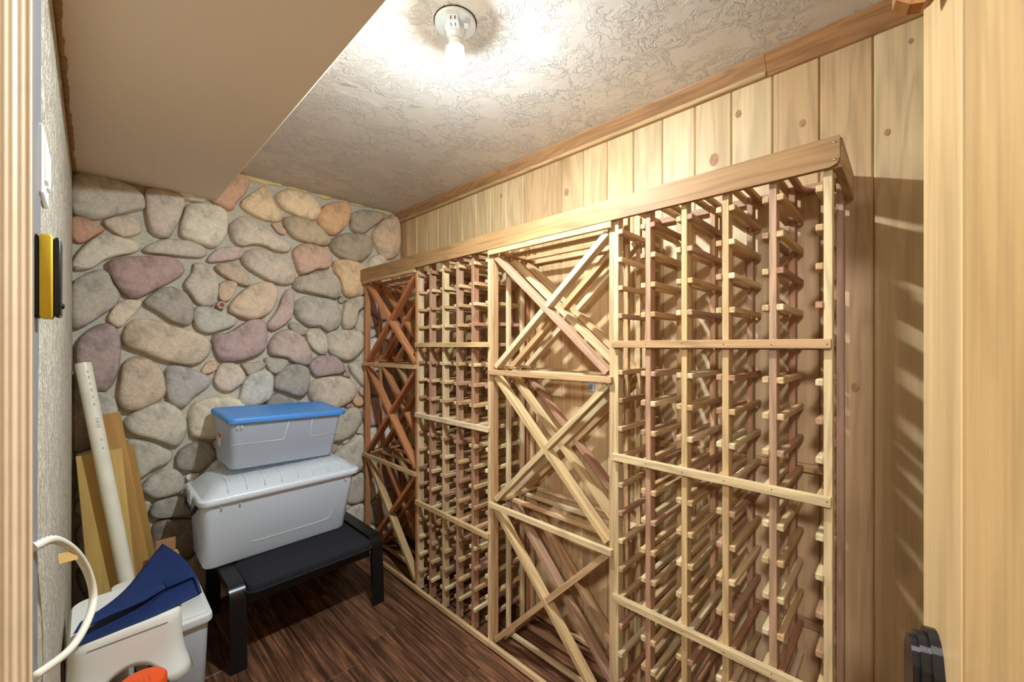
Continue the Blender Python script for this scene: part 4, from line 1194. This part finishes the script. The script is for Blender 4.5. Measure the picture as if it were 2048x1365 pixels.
# ------------------------------------------------------------------ corner: leaning boards, pipe
def leaning(name, label, cat, a, b, w, t, mat, color, group=None):
    o = beam(name, None, a, b, w, t, (1, 0, 0), mat, color, bev=0.002)
    return tag(o, label, cat, group)
leaning('plywood_board', 'wide pale yellow board leaning in the corner behind the navy sleeve', 'board', (0.088, 2.48, 0.012), (0.022, 2.675, 0.945), 0.15, 0.018, M['board'], srgb(226, 188, 112), 'boards leaning in the corner')
leaning('plywood_board', 'tallest tan board leaning against the stones behind the pipe', 'board', (0.187, 2.555, 0.010), (0.040, 2.722, 1.112), 0.108, 0.016, M['board'], srgb(206, 158, 92), 'boards leaning in the corner')
leaning('plywood_board', 'narrow tan board half hidden behind the tallest board', 'board', (0.218, 2.59, 0.010), (0.092, 2.741, 0.945), 0.10, 0.014, M['board'], srgb(198, 150, 86), 'boards leaning in the corner')
pa, pb = Vector((0.160, 2.43, 0.01)), Vector((-0.030, 2.68, 1.357))
pipe = empty('plastic_pipe', pa, 'long cream plastic pipe with printed marks leaning in the stone corner', 'pipe')
pd = (pb - pa)
bm = bmesh.new()
pl = pd.length
zax = pd.normalized()
xax = (Vector((1, 0, 0)) - zax * zax.x).normalized()
yax = zax.cross(xax)
Mp = Matrix(((xax.x, yax.x, zax.x, 0), (xax.y, yax.y, zax.y, 0), (xax.z, yax.z, zax.z, 0), (0, 0, 0, 1)))
o = link('tube', lathe_mesh('tube', [(0.024, 0.0), (0.0275, 0.0), (0.0275, pl), (0.024, pl), (0.024, 0.0)], 28), pipe, (0, 0, 0), M['pvc'])
o.matrix_local = Mp
for (zz, hgt, ang, w) in [(pl - 0.30, 0.006, 0, 1), (pl - 0.29, 0.004, 0, 1), (pl - 0.28, 0.007, 0, 1), (pl - 0.27, 0.003, 0, 1), (pl - 0.262, 0.005, 0, 1), (pl - 0.05, 0.012, 0, 0.5), (pl - 0.075, 0.012, 0, 0.5), (pl - 0.105, 0.010, 0, 0.5), (pl - 0.135, 0.014, 0, 0.5), (pl - 0.165, 0.010, 0, 0.5), (pl - 0.2, 0.012, 0, 0.5), (pl - 0.36, 0.008, 0, .5), (pl - 0.40, 0.01, 0, .5)]:
    bm = bmesh.new()
    vs_ = []
    a_c = -1.25
    for (za_, zb_) in ((zz, zz + hgt),):
        row = []
        for k in range(5):
            a = a_c + (k - 2) * 0.11 * w
            row.append((math.cos(a) * 0.0277, math.sin(a) * 0.0277))
        lo_ = [bm.verts.new((p[0], p[1], za_)) for p in row]
        hi_ = [bm.verts.new((p[0], p[1], zb_)) for p in row]
        for k in range(4):
            bm.faces.new((lo_[k], lo_[k + 1], hi_[k + 1], hi_[k]))
    o = link('printed_mark', bm_mesh(bm, 'printed_mark'), pipe, (0, 0, 0), M['print'])
    o.matrix_local = Mp
tag(stick('cardboard_sheet', None, (0.205, 2.50, 0.0), (0.276, 2.512, 0.525), M['cardboard'], None, bev=0.001), 'upright brown cardboard piece between the boards and the big clear bin', 'cardboard')
# ------------------------------------------------------------------ ottoman with two bins
ot = empty('footstool', (0.78, 2.38, 0), 'black bentwood footstool with a dark fabric cushion carrying the bins', 'footstool')
o0 = Vector((0.78, 2.38, 0))
def bent_leg(x0, x1, lab=None):
    # inverted U in the Y-Z plane
    path = [(2.105, 0.0), (2.112, 0.16), (2.122, 0.29)]
    for k_ in range(7):
        a = math.pi * (1 - k_ / 12)
        path.append((2.185 + 0.062 * math.cos(a), 0.307 + 0.062 * math.sin(a)))
    path += [(2.40, 0.369), (2.58, 0.367)]
    for k_ in range(1, 7):
        a = math.pi / 2 - math.pi / 2 * k_ / 6
        path.append((2.60 + 0.062 * math.cos(a), 0.305 + 0.062 * math.sin(a)))
    path += [(2.672, 0.16), (2.68, 0.0)]
    P = [Vector((0, p[0], p[1])) for p in path]
    bm_ = bmesh.new()
    prev_ = None
    th = 0.021
    for i_, p in enumerate(P):
        t_ = (P[min(i_ + 1, len(P) - 1)] - P[max(i_ - 1, 0)]).normalized()
        nrm = Vector((0, t_.z, -t_.y))          # inward
        q = p + nrm * th
        if i_ in (0, len(P) - 1):
            q.z = p.z
        cur = [bm_.verts.new((xx_ - o0.x, pp.y - o0.y, pp.z)) for pp in (p, q) for xx_ in (x0, x1)]
        if prev_:
            for a_, b_ in ((0, 1), (1, 3), (3, 2), (2, 0)):
                bm_.faces.new((prev_[a_], prev_[b_], cur[b_], cur[a_]))
        else:
            bm_.faces.new((cur[0], cur[1], cur[3], cur[2]))
        prev_ = cur
    bm_.faces.new((prev_[0], prev_[2], prev_[3], prev_[1]))
    me_ = bm_mesh(bm_, 'side_frame')
    shade(me_, 50)
    return link('side_frame', me_, ot, (0, 0, 0), M['black_wood'])
bent_leg(0.418, 0.480)
bent_leg(1.076, 1.140)
for (y, z) in ((2.15, 0.29), (2.60, 0.29)):
    stick('cross_bar', ot, (0.478, y, z - 0.03), (1.078, y + 0.02, z + 0.025), M['black_wood'], bev=0.003, world_off=o0)
me = loft_mesh('cushion', [(0.318, 0.492, 1.064, 2.106, 2.664, 0.03), (0.323, 0.484, 1.072, 2.098, 2.672, 0.035), (0.345, 0.481, 1.074, 2.094, 2.676, 0.04), (0.360, 0.487, 1.068, 2.100, 2.670, 0.04), (0.368, 0.505, 1.050, 2.120, 2.650, 0.04), (0.371, 0.55, 1.0, 2.18, 2.60, 0.04)])
me.transform(Matrix.Translation(-o0))
cu = link('cushion', me, ot, (0, 0, 0), M['black_fabric'])
pp = [(p[0] - o0.x, p[1] - o0.y, 0.333) for p in rrect(0.479, 1.075, 2.090, 2.678, 0.04, 6)]
pp.append(pp[0])
link('piping', tube_mesh('piping', pp, 0.005, 8, caps=False), cu, (0, 0, 0), M['black_fabric'])

# big translucent bin
BZ = 0.372
bb = empty('storage_bin', (0.715, 2.52, BZ), 'large frosted plastic storage bin with ribbed clear lid on the footstool', 'storage bin', 'stacked storage bins')
b0 = Vector((0.715, 2.52, BZ))
def bin_body(name, parent, z0, z1, bot, top, r, mat, o_, th=0.003):
    x0, x1, y0, y1 = bot
    X0, X1, Ya, Yb = top
    rings = [(z0, x0 + 0.02, x1 - 0.02, y0 + 0.02, y1 - 0.02, r), (z0 + 0.004, x0 + 0.006, x1 - 0.006, y0 + 0.006, y1 - 0.006, r), (z0 + 0.014, x0, x1, y0, y1, r), (z1, X0, X1, Ya, Yb, r)]
    me_ = loft_mesh(name, rings, cap1=False)
    me_.transform(Matrix.Translation(-o_))
    return link(name, me_, parent, (0, 0, 0), mat)
body = bin_body('body', bb, BZ, 0.70, (0.362, 1.032, 2.362, 2.66), (0.352, 1.080, 2.328, 2.715), 0.035, M['frost'], b0)
# rim lip
def rim(name, parent, z0, z1, box, r, mat, o_, w=0.012):
    X0, X1, Ya, Yb = box
    rings = [(z0, X0 + w, X1 - w, Ya + w, Yb - w, r - 0.004), (z0, X0 + 0.003, X1 - 0.003, Ya + 0.003, Yb - 0.003, r), (z0 + 0.006, X0, X1, Ya, Yb, r), (z1 - 0.006, X0, X1, Ya, Yb, r), (z1, X0 + 0.005, X1 - 0.005, Ya + 0.005, Yb - 0.005, r), (z1, X0 + w, X1 - w, Ya + w, Yb - w, r - 0.004)]
    me_ = loft_mesh(name, rings, cap0=False, cap1=False)
    me_.transform(Matrix.Translation(-o_))
    return link(name, me_, parent, (0, 0, 0), mat)
rim('rim', bb, 0.688, 0.718, (0.336, 1.104, 2.312, 2.732), 0.04, M['frost_line'], b0, 0.018)
me = loft_mesh('lid', [(0.712, 0.350, 1.090, 2.326, 2.718, 0.035), (0.722, 0.358, 1.084, 2.332, 2.712, 0.035), (0.728, 0.366, 1.076, 2.338, 2.706, 0.035), (0.757, 0.390, 1.052, 2.352, 2.692, 0.05), (0.772, 0.415, 1.03, 2.372, 2.676, 0.06), (0.778, 0.45, 1.0, 2.40, 2.65, 0.06)], cap0=True)
me.transform(Matrix.Translation(-b0))
lid = link('lid', me, bb, (0, 0, 0), M['frost_lid'])
for k in range(8):
    x = 0.455 + k * 0.078
    pts = [(x, 2.336, 0.729), (x, 2.350, 0.758), (x, 2.371, 0.7735), (x, 2.40, 0.7795), (x, 2.64, 0.7795), (x, 2.676, 0.7735), (x, 2.692, 0.757)]
    link('rib', tube_mesh('rib', [Vector(p) - b0 for p in pts], 0.0026, 6), lid, (0, 0, 0), M['frost_line'])
# embossed outline on the front of the big bin
def fy(z):
    return 2.362 + (2.328 - 2.362) * (z - 0.386) / (0.70 - 0.386) - 0.001
emb = [(0.955, 0.68), (0.955, 0.52), (0.94, 0.475), (0.90, 0.455), (0.60, 0.452), (0.555, 0.455)]
pts = [Vector((x, fy(z), z)) - b0 for x, z in emb]
link('embossed_line', tube_mesh('embossed_line', catmull(pts, 5), 0.0013, 6), body, (0, 0, 0), M['frost_line'])
for x in (0.425, 0.50, 1.02):
    link('stiffener', tube_mesh('stiffener', [Vector((x, fy(0.69), 0.69)) - b0, Vector((x, fy(0.655), 0.652)) - b0], 0.004, 6), body, (0, 0, 0), M['frost_line'])
# black latch handle at the left end
hp = catmull([(0.344, 2.415, 0.675), (0.327, 2.43, 0.640), (0.325, 2.52, 0.632), (0.327, 2.61, 0.640), (0.344, 2.625, 0.675)], 5)
link('latch_handle', tube_mesh('latch_handle', [p - b0 for p in hp], 0.010, 8), bb, (0, 0, 0), M['black_plastic'])
bm = bmesh.new()
box_bm(bm, 0.012, 0.09, 0.07, (0.331 - b0.x, 2.51 - b0.y, 0.70 - b0.z), bev=0.005)
link('latch', bm_mesh(bm, 'latch'), bb, (0, 0, 0), M['frost_lid'])

# smaller bin with the blue lid, tipped slightly forward
s0 = Vector((0.73, 2.555, 0.795))
sb = empty('storage_bin', s0, 'smaller clear storage bin with a blue lid on top of the big bin', 'storage bin', 'stacked storage bins')
sb.location.z = 0.806
sb.rotation_euler = (math.radians(4.0), math.radians(2.4), math.radians(3.5))
sbody = bin_body('body', sb, 0.795, 1.05, (0.470, 0.992, 2.435, 2.705), (0.452, 1.018, 2.412, 2.722), 0.03, M['frost_clear'], s0)
me = loft_mesh('lid', [(1.040, 0.440, 1.032, 2.400, 2.730, 0.03), (1.043, 0.436, 1.036, 2.396, 2.732, 0.03), (1.062, 0.436, 1.036, 2.396, 2.732, 0.03), (1.068, 0.441, 1.031, 2.401, 2.728, 0.03), (1.070, 0.452, 1.02, 2.412, 2.718, 0.028), (1.066, 0.462, 1.01, 2.424, 2.706, 0.026), (1.066, 0.50, 0.97, 2.46, 2.67, 0.02)])
me.transform(Matrix.Translation(-s0))
link('lid', me, sb, (0, 0, 0), M['blue_plastic'])
def fy2(z):
    return 2.435 + (2.412 - 2.435) * (z - 0.809) / (1.05 - 0.809) - 0.001
for emb in ([(0.462, 0.93), (0.70, 0.93), (0.706, 0.935), (0.722, 1.035)], [(0.845, 1.035), (0.842, 0.935), (0.85, 0.93), (1.0, 0.93)]):
    pts = [Vector((x, fy2(z), z)) - s0 for x, z in emb]
    link('embossed_line', tube_mesh('embossed_line', pts, 0.0015, 6), sbody, (0, 0, 0), M['frost_line'])
for x in (0.482, 0.50):
    link('stiffener', tube_mesh('stiffener', [Vector((x, fy2(1.035), 1.035)) - s0, Vector((x, fy2(1.005), 1.005)) - s0], 0.004, 6), sbody, (0, 0, 0), M['frost_line'])
bm = bmesh.new()
box_bm(bm, 0.0015, 0.06, 0.075, (0.4585 - s0.x, 2.60 - s0.y, 0.925 - s0.z))
st = link('sticker', bm_mesh(bm, 'sticker'), sbody, (0, 0, 0), M['white_plastic'])
st['label'] = 'small white and orange paper sticker'
bm = bmesh.new()
box_bm(bm, 0.0015, 0.05, 0.024, (0.4577 - s0.x, 2.60 - s0.y, 0.945 - s0.z))
link('sticker_print', bm_mesh(bm, 'sticker_print'), sbody, (0, 0, 0), M['orange'])

# ------------------------------------------------------------------ front left clutter
# tall container with a hinged white lid
c0 = Vector((0.255, 2.27, 0))
ct = empty('pet_food_container', c0, 'tall frosted container with a hinged white lid beside the footstool', 'container')
bin_body('body', ct, 0.0, 0.318, (0.212, 0.328, 2.09, 2.46), (0.204, 0.338, 2.075, 2.472), 0.025, M['frost'], c0)
me = loft_mesh('lid', [(0.300, 0.196, 0.348, 2.062, 2.482, 0.025), (0.312, 0.194, 0.350, 2.060, 2.484, 0.025), (0.326, 0.196, 0.348, 2.062, 2.482, 0.025), (0.330, 0.204, 0.340, 2.070, 2.474, 0.025)])
me.transform(Matrix.Translation(-c0))
cl = link('lid', me, ct, (0, 0, 0), M['white_plastic'])
for (ya, yb) in ((2.078, 2.24), (2.25, 2.466)):
    me = loft_mesh('flap', [(0.329, 0.208, 0.334, ya, yb, 0.012), (0.337, 0.208, 0.334, ya, yb, 0.012), (0.340, 0.212, 0.330, ya + 0.004, yb - 0.004, 0.012)])
    me.transform(Matrix.Translation(-c0))
    link('flap', me, cl, (0, 0, 0), M['white_plastic'])

# white step stool with arched sides
st0 = Vector((0.08, 1.90, 0.345))
ss = empty('step_stool', st0, 'white plastic step stool with arched sides at the bottom left', 'step stool')
TX0, TX1, TY0, TY1, TZ, FZ = -0.052, 0.212, 1.742, 2.05, 0.556, 0.345
bm = bmesh.new()
loop = rrect(TX0, TX1, TY0, TY1, 0.045, 8)
# densify the straight runs
dense = []
for i in range(len(loop)):
    a, b = Vector(loop[i]), Vector(loop[(i + 1) % len(loop)])
    m = max(1, int((b - a).length / 0.008))
    for k in range(m):
        dense.append(a.lerp(b, k / m))
ccx, ccy = (TX0 + TX1) / 2, (TY0 + TY1) / 2
hx_, hy_ = (TX1 - TX0) / 2, (TY1 - TY0) / 2
levels = 9
rows = [[] for _ in range(levels)]
for p in dense:
    ux, uy = (p.x - ccx), (p.y - ccy)
    # arch height from distance to the middle of the nearest side
    if abs(abs(uy) - hy_) < 0.012:
        d_ = abs(ux) / 0.075
    elif abs(abs(ux) - hx_) < 0.012:
        d_ = abs(uy) / 0.075
    else:
        d_ = 9
    zb = FZ
    if d_ < 1:
        zb = FZ + 0.088 * math.sqrt(max(0, 1 - d_ * d_))
    for j in range(levels):
        f = j / (levels - 1)
        z = TZ - 0.008 - f * (TZ - 0.008 - zb)
        dep = (TZ - z) / (TZ - FZ)
        fl = 1 + 0.05 * dep + 0.16 * max(0, dep - 0.45) ** 2 / 0.3
        q = Vector((ccx + ux * fl, max(ccy + uy * fl, 0)))
        q.x = max(q.x, XL + 0.004)
        rows[j].append(bm.verts.new((q.x - st0.x, q.y - st0.y, z - st0.z)))
n = len(dense)
top = [bm.verts.new((ccx + (p.x - ccx) * 0.96 - st0.x, ccy + (p.y - ccy) * 0.965 - st0.y, TZ - st0.z)) for p in dense]
for k in range(n):
    bm.faces.new((top[k], top[(k + 1) % n], rows[0][(k + 1) % n], rows[0][k]))
    for j in range(levels - 1):
        bm.faces.new((rows[j][k], rows[j][(k + 1) % n], rows[j + 1][(k + 1) % n], rows[j + 1][k]))
bm.faces.new(top)
me = bm_mesh(bm, 'shell')
shade(me, 45)
sh = link('shell', me, ss, (0, 0, 0), M['cream_plastic'])
sol = sh.modifiers.new('thick', 'SOLIDIFY')
sol.thickness = 0.005
seam = [(x, TY0 - 0.001 - 0.05 * hy_ * 0.13, 0.529) for x in (TX0 + 0.04, ccx, TX1 - 0.04)]
link('seam', tube_mesh('seam', [Vector(p) - st0 for p in seam], 0.0008, 5), ss, (0, 0, 0), M['ink'])
lip = rrect(TX0 + 0.0, TX1, TY0, TY1, 0.045, 6)

# support under the left feet, a jug with an orange lid under the arch
me = loft_mesh('cardboard_box', [(0.0, -0.060, 0.0, 1.74, 2.04, 0.002), (0.343, -0.060, 0.0, 1.74, 2.04, 0.002)], smooth=False, seg=1)
tag(link('cardboard_box', me, None, (0, 0, 0), M['cardboard']), 'brown cardboard box under the left feet of the white step stool', 'box')
j0 = Vector((0.100, 1.632, 0))
jug = empty('jug', j0, 'jug with a bright orange screw lid in front of the step stool', 'jug')
link('body', lathe_mesh('body', [(0.0, 0.0), (0.062, 0.0), (0.066, 0.01), (0.066, 0.38), (0.056, 0.405), (0.052, 0.415), (0.0, 0.415)]), jug, (0, 0, 0), M['frost'])
ol = link('lid', lathe_mesh('lid', [(0.057, 0.404), (0.060, 0.407), (0.060, 0.434), (0.055, 0.440), (0.0, 0.442)], 48), jug, (0, 0, 0), M['orange'])
for k in range(5):
    stick('raised_bar', ol, (-0.026 + k * 0.011, -0.02, 0.4415), (-0.021 + k * 0.011, 0.012, 0.4435), M['orange'], bev=0.0006)

# navy sleeve lying on the stool
n0 = Vector((0.10, 1.80, 0.56))
nv = empty('rubber_sleeve', n0, 'dark navy flared rubber sleeve with an open end lying on the step stool', 'sleeve')
def sheet(name, a, b, th=0.005, bulge=0.0):
    """surface between two polylines of equal length"""
    A__, B__ = catmull(a, 6), catmull(b, 6)
    bm_ = bmesh.new()
    m_ = 8
    grid = []
    for p, q in zip(A__, B__):
        r_ = []
        for k_ in range(m_ + 1):
            t = k_ / m_
            v = p.lerp(q, t) + Vector((0, 0, bulge * math.sin(math.pi * t)))
            r_.append(bm_.verts.new(v - n0))
        grid.append(r_)
    for i_ in range(len(grid) - 1):
        for k_ in range(m_):
            bm_.faces.new((grid[i_][k_], grid[i_][k_ + 1], grid[i_ + 1][k_ + 1], grid[i_ + 1][k_]))
    me_ = bm_mesh(bm_, name, True)
    o_ = link(name, me_, nv, (0, 0, 0), M['navy'])
    s_ = o_.modifiers.new('thick', 'SOLIDIFY')
    s_.thickness = th
    s_.offset = 1
    return o_
low_edge = [(-0.040, 1.742, 0.560), (0.048, 1.746, 0.561), (0.129, 1.752, 0.562), (0.187, 1.763, 0.563), (0.262, 1.774, 0.570)]
low_fold = [(-0.036, 1.770, 0.562), (0.045, 1.790, 0.563), (0.120, 1.830, 0.566), (0.180, 1.870, 0.576), (0.256, 1.845, 0.598)]
up_fold = [(-0.040, 1.752, 0.590), (0.035, 1.782, 0.592), (0.115, 1.822, 0.583), (0.180, 1.868, 0.581), (0.256, 1.843, 0.602)]
up_edge = [(-0.020, 1.788, 0.600), (0.036, 1.840, 0.603), (0.086, 1.922, 0.605), (0.137, 2.018, 0.625), (0.190, 2.098, 0.652)]
sheet('lower_sheet', low_edge, low_fold)
sheet('upper_sheet', up_fold, up_edge, bulge=0.006)
sheet('under_sheet', low_fold, [(-0.024, 1.80, 0.562), (0.03, 1.86, 0.562), (0.085, 1.93, 0.564), (0.135, 2.02, 0.58), (0.188, 2.095, 0.63)])
hem = catmull([(0.262, 1.774, 0.572), (0.256, 1.845, 0.602), (0.234, 1.966, 0.632), (0.190, 2.098, 0.654)], 6)
link('hem', tube_mesh('hem', [p - n0 for p in hem], 0.005, 8), nv, (0, 0, 0), M['navy'])
sheet('end_flap', [(0.256, 1.843, 0.602), (0.250, 1.90, 0.617), (0.234, 1.966, 0.632), (0.190, 2.098, 0.652)], [(0.180, 1.868, 0.581), (0.165, 1.92, 0.60), (0.15, 2.0, 0.622), (0.137, 2.018, 0.625)])

# little white cup and a brass buckle behind the sleeve
jr = empty('plastic_jar', (0.085, 2.25, 0.0), 'slim white plastic jar behind the navy sleeve in front of the boards', 'jar')
link('body', lathe_mesh('body', [(0.0, 0.0), (0.030, 0.0), (0.033, 0.01), (0.033, 0.44), (0.030, 0.45), (0.0, 0.45)], 28), jr, (0, 0, 0), M['white_plastic'])
link('lid', lathe_mesh('lid', [(0.034, 0.448), (0.036, 0.452), (0.036, 0.472), (0.033, 0.476), (0.0, 0.477)], 28), jr, (0, 0, 0), M['white_plastic'])
ys = empty('yellow_strap', (0.262, 2.43, 0.341), 'short yellow strap end with an eyelet standing on the container lid', 'strap')
pts = [(-0.015, 0, 0.0), (0.015, 0, 0.0), (0.017, -0.02, 0.14), (0.010, -0.022, 0.156), (-0.008, -0.022, 0.156), (-0.015, -0.02, 0.14)]
link('strap', extrude_poly('strap', pts, (0, 0.006, 0.001)), ys, (0, 0, 0), M['tape'])
ey = link('eyelet', lathe_mesh('eyelet', [(0.004, 0.0), (0.008, 0.002), (0.010, 0.0)], 16), ys, (0.0, -0.0195, 0.125), M['steel'])
ey.rotation_euler = (math.pi / 2, 0, 0)

# the pipe stub set in the stonework
ps = empty('pipe_stub', (0.504, 2.78, 1.664), 'small pinkish capped pipe stub set between the wall stones', 'pipe stub')
so = link('collar', lathe_mesh('collar', [(0.024, -0.02), (0.024, 0.028), (0.020, 0.034), (0.013, 0.034), (0.012, 0.026)], 6, False), ps, (0, 0, 0), M['copper'])
so.rotation_euler = (math.pi / 2, 0, 0)
so = link('plug', lathe_mesh('plug', [(0.0, 0.028), (0.012, 0.027), (0.0125, 0.02)], 16), ps, (0, 0, 0), M['clay'])
so.rotation_euler = (math.pi / 2, 0, 0)
